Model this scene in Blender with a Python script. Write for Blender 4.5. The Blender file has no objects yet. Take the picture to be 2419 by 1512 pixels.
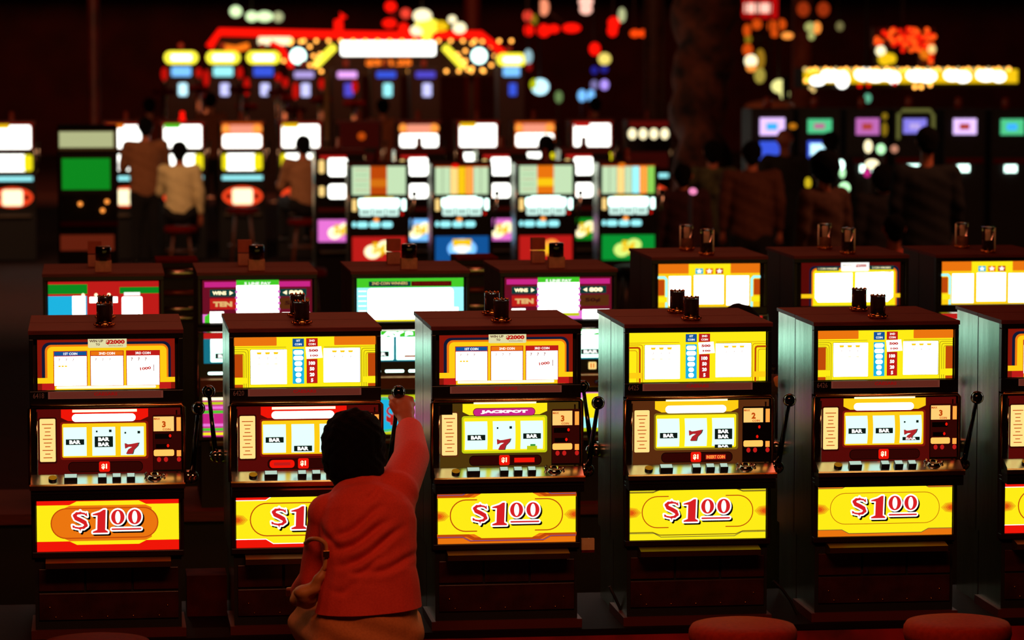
import bpy, bmesh, math, random
from math import sin, cos, pi, radians, sqrt
from mathutils import Vector, Matrix
random.seed(7)

# ------------------------------------------------------------------ camera, light, exposure
SC = bpy.context.scene
COL = SC.collection
F_PX = 7800.0
YAW, PITCH = radians(7.22), radians(4.92)
CAM = Vector((0.0, -12.5, 2.79))
cd = bpy.data.cameras.new('camera'); cam = bpy.data.objects.new('camera', cd); COL.objects.link(cam)
cam.location = CAM
cam.rotation_euler = (pi / 2 - PITCH, 0, -YAW)
cd.sensor_width = 36.0; cd.lens = F_PX / 2419.0 * 36.0
cd.clip_end = 300
cd.dof.use_dof = True
cd.dof.focus_distance = 12.7
cd.dof.aperture_fstop = 3.4
SC.camera = cam
SC.view_settings.view_transform = 'Standard'
SC.view_settings.look = 'None'
SC.view_settings.exposure = 0.0
SC.view_settings.gamma = 1.0

w = bpy.data.worlds.new('world'); SC.world = w; w.use_nodes = True
w.node_tree.nodes['Background'].inputs[0].default_value = (0.03, 0.006, 0.002, 1)
w.node_tree.nodes['Background'].inputs[1].default_value = 0.05


def area(name, loc, size, energy, color, target):
    d = bpy.data.lights.new(name, 'AREA'); d.shape = 'RECTANGLE'; d.size = size[0]; d.size_y = size[1]
    d.energy = energy; d.color = color
    o = bpy.data.objects.new(name, d); COL.objects.link(o); o.location = loc
    o.rotation_euler = (Vector(target) - Vector(loc)).to_track_quat('-Z', 'Y').to_euler()
    return o


area('ceiling_light_front', (1.0, -4.6, 4.9), (3.0, 0.6), 86, (1, .30, .13), (1.3, -0.6, 1.0))
area('ceiling_light_over_machines', (1.5, 1.9, 5.2), (5.0, 0.6), 44, (1, .15, .07), (1.5, 1.2, 1.0))
area('ceiling_light_second_aisle', (1.5, 7.5, 5.2), (6.0, 0.6), 45, (1, .22, .09), (1.5, 5.0, 1.0))
area('ceiling_light_back_left', (-1.0, 21.0, 5.2), (5.0, 1.2), 260, (1, .50, .26), (-.5, 26.0, 1.2))
area('ceiling_light_back_right', (9.0, 13.0, 5.2), (4.0, 1.2), 150, (1, .36, .18), (8.0, 17.0, 1.2))
area('ceiling_light_far', (4.0, 44.0, 5.2), (14.0, 2.0), 700, (1, .22, .08), (4.0, 52.0, 1.5))

# ------------------------------------------------------------------ projection helper: a pixel of the photo seen on the vertical plane Y
RT = Vector((cos(YAW), -sin(YAW), 0))
FW = Vector((sin(YAW) * cos(PITCH), cos(YAW) * cos(PITCH), -sin(PITCH)))
UP = RT.cross(FW)


def P(px, py, Y):
    d = FW * F_PX + RT * (px - 1209.5) - UP * (py - 756.0)
    t = (Y - CAM.y) / d.y
    return CAM + d * t


def SCL(px, Y):                                   # metres per pixel there
    a = P(px - 50, 500, Y); b = P(px + 50, 500, Y)
    return abs(b.x - a.x) / 100.0


# ------------------------------------------------------------------ materials
def lin(c):
    out = []
    for v in c:
        v = v / 255.0
        out.append(v / 12.92 if v <= .04045 else ((v + .055) / 1.055) ** 2.4)
    return out


MATS = {}


def em(name, rgb, s=1.0):
    k = 'em_' + name
    if k in MATS: return MATS[k]
    m = bpy.data.materials.new(k); m.use_nodes = True
    nt = m.node_tree; nt.nodes.clear()
    o = nt.nodes.new('ShaderNodeOutputMaterial'); e = nt.nodes.new('ShaderNodeEmission')
    l = lin(rgb)
    e.inputs[0].default_value = (*l, 1); e.inputs[1].default_value = s
    nt.links.new(e.outputs[0], o.inputs[0])
    MATS[k] = m; return m


def pb(name, rgb, rough=.5, metal=0.0, noise=None, scale=20, bump=0, stretch=(1, 1, 1), coat=0, trans=0, spec=.5):
    if name in MATS: return MATS[name]
    m = bpy.data.materials.new(name); m.use_nodes = True
    nt = m.node_tree; b = nt.nodes['Principled BSDF']
    l = lin(rgb)
    b.inputs['Base Color'].default_value = (*l, 1)
    b.inputs['Roughness'].default_value = rough; b.inputs['Metallic'].default_value = metal
    b.inputs['Coat Weight'].default_value = coat
    b.inputs['Transmission Weight'].default_value = trans
    b.inputs['Specular IOR Level'].default_value = spec
    if noise is not None or bump:
        tc = nt.nodes.new('ShaderNodeTexCoord'); mp = nt.nodes.new('ShaderNodeMapping')
        mp.inputs['Scale'].default_value = stretch
        n = nt.nodes.new('ShaderNodeTexNoise'); n.inputs['Scale'].default_value = scale; n.inputs['Detail'].default_value = 6
        nt.links.new(tc.outputs['Object'], mp.inputs[0]); nt.links.new(mp.outputs[0], n.inputs['Vector'])
        if noise is not None:
            r = nt.nodes.new('ShaderNodeValToRGB')
            r.color_ramp.elements[0].position = .35; r.color_ramp.elements[1].position = .68
            r.color_ramp.elements[0].color = (*l, 1); r.color_ramp.elements[1].color = (*lin(noise), 1)
            nt.links.new(n.outputs['Fac'], r.inputs[0]); nt.links.new(r.outputs[0], b.inputs['Base Color'])
        if bump:
            bp = nt.nodes.new('ShaderNodeBump'); bp.inputs['Strength'].default_value = bump; bp.inputs['Distance'].default_value = .01
            nt.links.new(n.outputs['Fac'], bp.inputs['Height']); nt.links.new(bp.outputs[0], b.inputs['Normal'])
    MATS[name] = m; return m


WHITE = em('white', (255, 255, 245), 3.2)
WHITEC = em('white_cool', (215, 255, 240), 3.4)
WHITEW = em('white_warm', (255, 240, 190), 1.6)
WHITE1 = em('white_low', (255, 255, 250), 1.15)
CREAM = em('cream', (255, 214, 130), 1.15)
YEL = em('yellow', (255, 236, 22), 1.0)
YEL2 = em('yellow_gold', (255, 205, 20), 1.0)
YELO = em('olive', (150, 120, 22), .8)
YGRN = em('yellow_green', (205, 215, 20), .9)
ORG = em('orange', (236, 118, 16), 1.0)
ORGB = em('orange_bright', (255, 150, 60), 1.3)
ORGD = em('orange_deep', (205, 78, 12), .85)
REDB = em('red_bright', (240, 22, 8), 1.0)
REDM = em('red', (200, 30, 26), .9)
REDD = em('red_dim', (150, 26, 12), .75)
MAROON = em('maroon', (92, 12, 8), .8)
MARD = em('maroon_dark', (52, 7, 4), .8)
BRN = em('brown_print', (104, 52, 20), .7)
PINKD = em('pink_brown', (122, 58, 44), .7)
MAG = em('magenta', (212, 40, 140), .9)
MAGL = em('magenta_light', (240, 120, 220), 1.0)
BLUE = em('blue', (20, 88, 160), .9)
CYAN = em('cyan', (30, 180, 225), 1.0)
CYANL = em('cyan_light', (150, 235, 240), 1.3)
TEAL = em('teal_dark', (20, 70, 66), .7)
NAVY = em('navy', (22, 30, 60), .7)
GRN = em('green', (70, 205, 40), 1.0)
GRND = em('green_screen', (16, 150, 34), .8)
VIOL = em('violet', (180, 150, 255), 1.2)
BLUS = em('screen_blue', (60, 90, 230), 1.0)
SKY = em('screen_sky', (120, 190, 255), 1.3)
BLK = pb('black_print', (8, 8, 8), .5)
INK = em('ink', (26, 40, 34), .5)
INKR = em('ink_red', (150, 30, 30), .7)
REEL = em('reel_white', (212, 250, 238), 1.25)
BULB = em('bulb', (255, 170, 70), 4.0)
NEON = em('neon_red', (255, 18, 6), 1.3)
NEONO = em('neon_orange', (255, 70, 10), 1.2)
LAMPY = em('lamp_yellow', (255, 240, 60), 1.6)

BLACK = pb('black_frame', (10, 8, 7), .35, noise=(16, 12, 10), scale=60)
BLACKM = pb('black_matte', (8, 6, 5), .7, noise=(13, 9, 7), scale=40)
WOOD = pb('dark_red_wood', (104, 28, 20), .55, noise=(76, 18, 13), scale=9, stretch=(1, 14, 14))
WOODD = pb('brown_wood_side', (60, 26, 18), .5, noise=(40, 17, 12), scale=9, stretch=(14, 14, 1))
STEEL = pb('brushed_steel', (176, 204, 186), .25, 1.0, noise=(150, 182, 162), scale=30, stretch=(1, 1, .12), bump=.03)
CHROME = pb('chrome', (225, 220, 210), .12, 1.0)
CHROMEW = pb('chrome_satin', (215, 205, 190), .25, 1.0)
GOLD = pb('gold_trim', (230, 165, 90), .22, 1.0)
DECK = pb('deck_steel', (215, 228, 224), .2, 1.0)
KNOB = pb('black_knob', (6, 6, 7), .12, coat=.5)
DGLASS = pb('smoked_cap', (10, 12, 14), .08, coat=.6)
GLASSC = pb('clear_cap', (235, 225, 215), .08, 0, spec=.8, trans=.45)
CLEARG = pb('clear_glass', (255, 255, 250), .0, 0, trans=1.0)
PALEP = pb('pale_edge', (245, 245, 215), .25)
BEIGE = pb('beige_plastic', (190, 140, 108), .5, noise=(170, 122, 92), scale=50)
PANELR = pb('stand_panel', (70, 24, 18), .3, noise=(44, 14, 11), scale=11, coat=.2)
REDFAB = pb('red_vinyl', (110, 14, 8), .7, noise=(84, 12, 7), scale=60, bump=.05, spec=.03)
BRASSV = pb('brown_vinyl', (170, 44, 14), .62, noise=(150, 36, 12), scale=60, spec=.04)
CARPET = pb('red_carpet', (50, 9, 7), .95, noise=(40, 8, 6), scale=3, bump=.3)
FASCIA = pb('red_fascia', (190, 22, 12), .6, noise=(110, 14, 10), scale=5)
WALLM = pb('dark_wall', (84, 14, 9), .8, noise=(62, 10, 7), scale=1.3)
CEILM = pb('dark_ceiling', (24, 9, 7), .9, noise=(14, 6, 5), scale=1.5)
PAPER = pb('cream_paper', (235, 205, 150), .8, noise=(225, 190, 130), scale=30)
BTNW = em('button_white', (205, 235, 215), .8)
BTNS = pb('button_side', (14, 14, 12), .4)


# ------------------------------------------------------------------ mesh builder
class MB:
    def __init__(s): s.v = []; s.f = []; s.m = []; s.sm = []; s.mats = []

    def mi(s, m):
        if m not in s.mats: s.mats.append(m)
        return s.mats.index(m)

    def face(s, idx, m, smooth=False): s.f.append(idx); s.m.append(s.mi(m)); s.sm.append(smooth)

    def box(s, x0, x1, y0, y1, z0, z1, m, sides=None):
        b = len(s.v)
        s.v += [(x0, y0, z0), (x1, y0, z0), (x1, y1, z0), (x0, y1, z0), (x0, y0, z1), (x1, y0, z1), (x1, y1, z1), (x0, y1, z1)]
        F = {'bot': (0, 3, 2, 1), 'top': (4, 5, 6, 7), 'front': (0, 1, 5, 4), 'back': (2, 3, 7, 6), 'left': (3, 0, 4, 7), 'right': (1, 2, 6, 5)}
        for k, q in F.items():
            s.face([b + i for i in q], (sides or {}).get(k, m))
        return s

    def prism_x(s, prof, x0, x1, m):              # profile in (y,z), extruded along x
        b = len(s.v); n = len(prof)
        for x in (x0, x1):
            for (y, z) in prof: s.v.append((x, y, z))
        for i in range(n):
            j = (i + 1) % n
            s.face([b + i, b + j, b + n + j, b + n + i], m)
        s.face([b + i for i in range(n)][::-1], m); s.face([b + n + i for i in range(n)], m)
        return s

    def prism_y(s, prof, y0, y1, m, mside=None):  # profile in (x,z), extruded along y
        b = len(s.v); n = len(prof)
        for y in (y0, y1):
            for (x, z) in prof: s.v.append((x, y, z))
        for i in range(n):
            j = (i + 1) % n
            s.face([b + i, b + n + i, b + n + j, b + j], mside or m)
        s.face([b + i for i in range(n)], m); s.face([b + n + i for i in range(n)][::-1], m)
        return s

    def tube(s, pts, rad, m, seg=10, caps=True):
        pts = [Vector(p) for p in pts]; n = len(pts)
        if not hasattr(rad, '__len__'): rad = [rad] * n
        rings = []
        for i, p in enumerate(pts):
            t = (pts[min(i + 1, n - 1)] - pts[max(i - 1, 0)]).normalized()
            a = Vector((0, 0, 1)) if abs(t.z) < .9 else Vector((1, 0, 0))
            u = t.cross(a).normalized(); v = t.cross(u).normalized()
            b = len(s.v)
            for k in range(seg):
                an = 2 * pi * k / seg
                s.v.append(tuple(p + (u * cos(an) + v * sin(an)) * rad[i]))
            rings.append(b)
        for i in range(n - 1):
            for k in range(seg):
                l = (k + 1) % seg
                s.face([rings[i] + k, rings[i] + l, rings[i + 1] + l, rings[i + 1] + k], m, True)
        if caps:
            s.face([rings[0] + k for k in range(seg)][::-1], m); s.face([rings[-1] + k for k in range(seg)], m)
        return s

    def lathe(s, prof, c, m, seg=24, mats=None):  # profile (r,z) about vertical axis at c
        b = len(s.v); n = len(prof)
        for (r, z) in prof:
            for k in range(seg):
                a = 2 * pi * k / seg
                s.v.append((c[0] + r * cos(a), c[1] + r * sin(a), c[2] + z))
        for i in range(n - 1):
            mm = mats[i] if mats else m
            for k in range(seg):
                l = (k + 1) % seg
                s.face([b + i * seg + k, b + i * seg + l, b + (i + 1) * seg + l, b + (i + 1) * seg + k], mm, True)
        if prof[0][0] > 0: s.face([b + k for k in range(seg)][::-1], mats[0] if mats else m)
        if prof[-1][0] > 0: s.face([b + (n - 1) * seg + k for k in range(seg)], mats[-1] if mats else m)
        return s

    def ball(s, c, r, m, seg=16, sc=(1, 1, 1)):
        b = len(s.v); R = seg // 2
        for i in range(R + 1):
            th = pi * i / R
            for k in range(seg):
                a = 2 * pi * k / seg
                s.v.append((c[0] + r * sc[0] * sin(th) * cos(a), c[1] + r * sc[1] * sin(th) * sin(a), c[2] + r * sc[2] * cos(th)))
        for i in range(R):
            for k in range(seg):
                l = (k + 1) % seg
                s.face([b + i * seg + k, b + (i + 1) * seg + k, b + (i + 1) * seg + l, b + i * seg + l], m, True)
        return s

    # ---- flat printed artwork, drawn facing -Y; layer lifts it off the sheet
    def poly(s, pts, m, L=0, y=0.0):
        b = len(s.v); yy = y - L * .0005
        a = sum(pts[i][0] * pts[(i + 1) % len(pts)][1] - pts[(i + 1) % len(pts)][0] * pts[i][1] for i in range(len(pts)))
        if a < 0: pts = pts[::-1]
        for (x, z) in pts: s.v.append((x, yy, z))
        s.face([b + i for i in range(len(pts))], m)
        return s

    def build(s, name, parent=None, loc=(0, 0, 0), rot=(0, 0, 0), bevel=0, key=None):
        me = None
        if key and key in MESH: me = MESH[key]
        if me is None:
            me = bpy.data.meshes.new(name)
            me.from_pydata([tuple(v) for v in s.v], [], s.f)
            for m in s.mats: me.materials.append(m)
            me.polygons.foreach_set('material_index', s.m)
            me.polygons.foreach_set('use_smooth', s.sm)
            me.update()
            if key: MESH[key] = me
        o = bpy.data.objects.new(name, me); COL.objects.link(o)
        o.location = loc; o.rotation_euler = rot
        if parent: o.parent = parent
        if bevel:
            b = o.modifiers.new('bevel', 'BEVEL'); b.width = bevel; b.segments = 2; b.limit_method = 'ANGLE'
        return o


MESH = {}


def thing(name, loc, label, cat, group=None, rz=0):
    o = bpy.data.objects.new(name, None); COL.objects.link(o); o.empty_display_size = .1
    o.location = loc; o.rotation_euler = (0, 0, rz); o['label'] = label; o['category'] = cat
    if group: o['group'] = group
    return o


def tag(o, label, cat, group=None):
    o['label'] = label; o['category'] = cat
    if group: o['group'] = group
    return o


def struct(o): o['kind'] = 'structure'; return o


# ---- drawing helpers in a panel's own pixel frame
class Art:
    """Artwork drawn in picture pixels of one panel: centre (cx,cz), unit metres per pixel."""
    def __init__(s, cx, cz, u, y=0.0): s.mb = MB(); s.cx = cx; s.cz = cz; s.u = u; s.y = y; s.L = 1

    def t(s, p): return ((p[0] - s.cx) * s.u, (s.cz - p[1]) * s.u)

    def poly(s, pts, m, L): s.mb.poly([s.t(p) for p in pts], m, L, s.y); return s

    def rect(s, x0, y0, x1, y1, m, L): return s.poly([(x0, y0), (x1, y0), (x1, y1), (x0, y1)], m, L)

    def rr(s, x0, y0, x1, y1, r, m, L, n=6):
        pts = []
        r = min(r, abs(x1 - x0) / 2, abs(y1 - y0) / 2)
        for (cx, cy, a0) in ((x1 - r, y1 - r, 0), (x0 + r, y1 - r, 90), (x0 + r, y0 + r, 180), (x1 - r, y0 + r, 270)):
            for k in range(n + 1):
                a = radians(a0 + 90 * k / n); pts.append((cx + r * cos(a), cy + r * sin(a)))
        return s.poly(pts, m, L)

    def ell(s, cx, cy, rx, ry, m, L, n=24):
        return s.poly([(cx + rx * cos(2 * pi * k / n), cy + ry * sin(2 * pi * k / n)) for k in range(n)], m, L)

    def line(s, pts, wd, m, L, caps=False):
        for i in range(len(pts) - 1):
            a = Vector(pts[i]); b = Vector(pts[i + 1]); d = b - a
            if d.length == 0: continue
            n = Vector((-d.y, d.x)).normalized() * wd / 2
            e = d.normalized() * (0 if caps else wd * .25)
            s.poly([a + n - e, b + n + e, b - n + e, a - n - e], m, L)
            if caps: s.ell(a.x, a.y, wd / 2, wd / 2, m, L, 10)
        if caps: s.ell(pts[-1][0], pts[-1][1], wd / 2, wd / 2, m, L, 10)
        return s

    def rring(s, x0, y0, x1, y1, r, wd, m, L, n=8):
        pts = []
        for (cx, cy, a0) in ((x1 - r, y1 - r, 0), (x0 + r, y1 - r, 90), (x0 + r, y0 + r, 180), (x1 - r, y0 + r, 270)):
            for k in range(n + 1):
                a = radians(a0 + 90 * k / n); pts.append((cx + r * cos(a), cy + r * sin(a)))
        pts.append(pts[0])
        return s.line(pts, wd, m, L)

    def text(s, body, x, y, h, m, L, width=None, fat=0.0, ang=0.0):
        tv, tf, (bx0, bx1, bz0, bz1) = text_mesh(body, fat)
        k = h / (bz1 - bz0); kx = k if width is None else width / (bx1 - bx0)
        b = len(s.mb.v); yy = s.y - L * .0005
        mx = (bx0 + bx1) / 2; mz = (bz0 + bz1) / 2
        for (vx, vz) in tv:
            ax = (vx - mx) * kx; az = (vz - mz) * k
            rx = ax * cos(ang) - az * sin(ang); rz = ax * sin(ang) + az * cos(ang)
            q = s.t((x + rx, y - rz)); s.mb.v.append((q[0], yy, q[1]))
        for f in tf: s.mb.face([b + i for i in f], m)
        return s

    def build(s, name, parent, loc, key=None, depth=.006, back=None, size=None, rot=(0, 0, 0)):
        if size:
            w_, h_ = size[0] * s.u / 2, size[1] * s.u / 2
            s.mb.box(-w_, w_, s.y, s.y + depth, -h_, h_, back)
        return s.mb.build(name, parent, loc, rot, key=key)


TXT = {}


def text_mesh(body, fat=0.0):
    k = (body, fat)
    if k in TXT: return TXT[k]
    c = bpy.data.curves.new('t', 'FONT'); c.body = body; c.size = 1; c.offset = fat; c.resolution_u = 2
    o = bpy.data.objects.new('t', c); COL.objects.link(o)
    dg = bpy.context.evaluated_depsgraph_get(); dg.update()
    me = bpy.data.meshes.new_from_object(o.evaluated_get(dg))
    vs = [(v.co.x, v.co.y) for v in me.vertices]; fs = [list(p.vertices) for p in me.polygons]
    bb = (min(v[0] for v in vs), max(v[0] for v in vs), min(v[1] for v in vs), max(v[1] for v in vs))
    bpy.data.objects.remove(o); bpy.data.curves.remove(c); bpy.data.meshes.remove(me)
    TXT[k] = (vs, fs, bb); return TXT[k]


# ------------------------------------------------------------------ the room
WALL_BACK = 66.0
b = MB(); b.box(-16, 34, -16, WALL_BACK, -.1, 0, CARPET); struct(b.build('floor'))
b = MB(); b.box(-16, 34, -16, WALL_BACK, 5.6, 5.7, CEILM); struct(b.build('ceiling'))
b = MB(); b.box(-16, 34, WALL_BACK, WALL_BACK + .2, 0, 5.6, WALLM); struct(b.build('wall_back'))
b = MB(); b.box(-16.2, -16, -16, WALL_BACK, 0, 5.6, WALLM); struct(b.build('wall_left'))
b = MB(); b.box(34, 34.2, -16, WALL_BACK, 0, 5.6, WALLM); struct(b.build('wall_right'))
b = MB(); b.box(-16, 34, -16.2, -16, 0, 5.6, WALLM); struct(b.build('wall_front'))

# ------------------------------------------------------------------ slot machine of the front rows
PZ = 0.51                                          # top of the bench the machines stand on
KX = 1 / 612.0


def X(px): return (px - 1197) * KX                 # measured on the middle machine of the row


def Z(py): return (1483 - py) * KX


HW = .288                                          # half width of cabinet
DEP = .34
HTOP = Z(764)


def price_art(a, ox, oy, u=1.0):
    """$1.00 lettering, drawn round (0,0) in units of the panel picture."""
    def T(p): return (ox + (p[0] - 777) * u, oy + (p[1] - 455) * u)
    one = [(655, 402), (655, 393), (712, 376), (742, 358), (760, 358), (754, 522), (776, 536), (776, 546), (655, 546), (655, 536), (690, 522), (694, 404), (675, 402)]
    S = [((603, 402), 7), ((590, 388), 12), ((560, 382), 17), ((527, 385), 22), ((509, 402), 27), ((522, 424), 32), ((556, 440), 36), ((590, 460), 32), ((601, 484), 25), ((580, 502), 20), ((548, 506), 16), ((515, 500), 12), ((498, 486), 7)]
    tri = [[(607, 378), (612, 412), (590, 398)], [(490, 480), (494, 503), (520, 502)], [(548, 384), (560, 384), (555, 362)], [(547, 504), (562, 504), (554, 534)]]
    zeros = [((857, 420), 54, 61), ((993, 420), 54, 61)]
    bar = [(812, 519), (1040, 519)]

    def layer(off, grow, m, L, hole=None):
        def O(p): q = T(p); return (q[0] + off[0] * u, q[1] + off[1] * u)
        g = grow * u
        a.poly([O(p) for p in one], m, L)
        if g: a.line([O(p) for p in one + [one[0]]], 2 * g, m, L, True)
        for i in range(len(S) - 1):
            p, q = O(S[i][0]), O(S[i + 1][0])
            a.line([p, q], (S[i][1] + S[i + 1][1]) / 2 * u + 2 * g, m, L, True)
        for t in tri:
            a.poly([O(p) for p in t], m, L)
            if g: a.line([O(p) for p in t + [t[0]]], 2 * g, m, L, True)
        for (c, rx, ry) in zeros:
            q = O(c); a.ell(q[0], q[1], rx * u + g, ry * u + g, m, L)
            if hole: a.ell(q[0], q[1], 21 * u, 50 * u, hole, L + 1)
        a.line([O(p) for p in bar], 13 * u + 2 * g, m, L, True)
    layer((13, 14), 12, BLK, 6)
    layer((0, 0), 13, WHITE1, 8)
    layer((0, 0), 0, em('price_red', (222, 32, 36), .95), 10, WHITE1)


def wedge(a, L):
    steps = ((46, (250, 196, 22)), (38, (246, 164, 20)), (28, (238, 126, 18)), (18, (226, 88, 16)))
    for i, (h, c) in enumerate(steps):
        m = em('wedge%d' % i, c, .95); w_ = 96 - i * 20
        for sg in (-1, 1):
            xe = 777 + sg * 572
            a.poly([(xe, 465 - h), (xe - sg * w_ * .6, 465 - h * .8), (xe - sg * w_, 465), (xe - sg * w_ * .6, 465 + h * .8), (xe, 465 + h)], m, L + i)


def belly_art(style):
    """Backlit price glass, 1145 x 460 panel units."""
    a = Art(777, 465, 1 / (3.5 * 612)); x0, x1, y0, y1 = 205, 1350, 235, 695
    cx = 777

    def bracket(h, dx, ins, m, L):                 # stepped band: wide middle, narrower ends
        a.poly([(x0, 465 - ins), (cx - dx - 60, 465 - ins), (cx - dx, 465 - h), (cx + dx, 465 - h), (cx + dx + 60, 465 - ins), (x1, 465 - ins),
                (x1, 465 + ins), (cx + dx + 60, 465 + ins), (cx + dx, 465 + h), (cx - dx, 465 + h), (cx - dx - 60, 465 + ins), (x0, 465 + ins)], m, L)

    def bline(h, dx, ins, wd, m, L):
        for sg in (-1, 1):
            a.line([(x0, 465 + sg * ins), (cx - dx - 60, 465 + sg * ins), (cx - dx, 465 + sg * h), (cx + dx, 465 + sg * h), (cx + dx + 60, 465 + sg * ins), (x1, 465 + sg * ins)], wd, m, L)
    if style == 'red':
        a.rect(x0, y0, x1, y1, REDB, 1); bracket(196, 270, 158, YEL, 2)
        bline(198, 270, 160, 7, WHITE1, 3)
        a.rr(320, 330, 1235, 598, 134, YEL, 3); a.rring(320, 330, 1235, 598, 134, 9, ORGD, 4)
        wedge(a, 3)
    elif style == 'redorange':
        a.rect(x0, y0, x1, y1, REDB, 1); bracket(178, 250, 148, YEL, 2)
        a.rr(320, 345, 1180, 588, 120, ORG, 3); bracket(140, 250, 120, ORG, 3) if False else None
        a.rring(320, 345, 1180, 588, 120, 9, ORGD, 4)
        a.poly([(420, 345), (470, 322), (1080, 322), (1130, 345), (1130, 588), (1080, 612), (470, 612), (420, 588)], ORG, 3)
    elif style == 'orange':
        a.rect(x0, y0, x1, y1, ORG, 1); bline(210, 300, 178, 14, ORGD, 2); bline(192, 270, 160, 26, ORGD, 2)
        bracket(186, 210, 152, YEL, 3); bline(206, 310, 174, 5, em('violet_line', (120, 90, 170), .7), 4)
        a.rring(308, 332, 1240, 592, 128, 9, ORGD, 4); a.rect(530, 320, 1010, 340, YEL, 5); a.rect(530, 585, 1010, 600, YEL, 5)
        wedge(a, 4)
    else:
        a.rect(x0, y0, x1, y1, YEL, 1)
        bline(206, 310, 174, 5, em('grey_line', (110, 100, 60), .7), 4)
        if style == 'yellow':
            bline(190, 320, 166, 8, YELO, 2)
        else:
            for sg in (-1, 1):
                a.poly([(x0, 465 + sg * 174), (x0, 465 + sg * 230), (x1, 465 + sg * 230), (x1, 465 + sg * 174), (cx + 370, 465 + sg * 174), (cx + 310, 465 + sg * 206), (cx - 310, 465 + sg * 206), (cx - 370, 465 + sg * 174)], ORG, 3)
        a.rring(308, 332, 1240, 592, 128, 8 if style == 'yellow' else 5, ORGD, 4)
        if style == 'yellow': a.rect(530, 320, 1010, 340, YEL, 5); a.rect(530, 585, 1010, 600, YEL, 5)
        wedge(a, 4)
    price_art(a, 777, 455)
    return a, (1145, 460)


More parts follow.
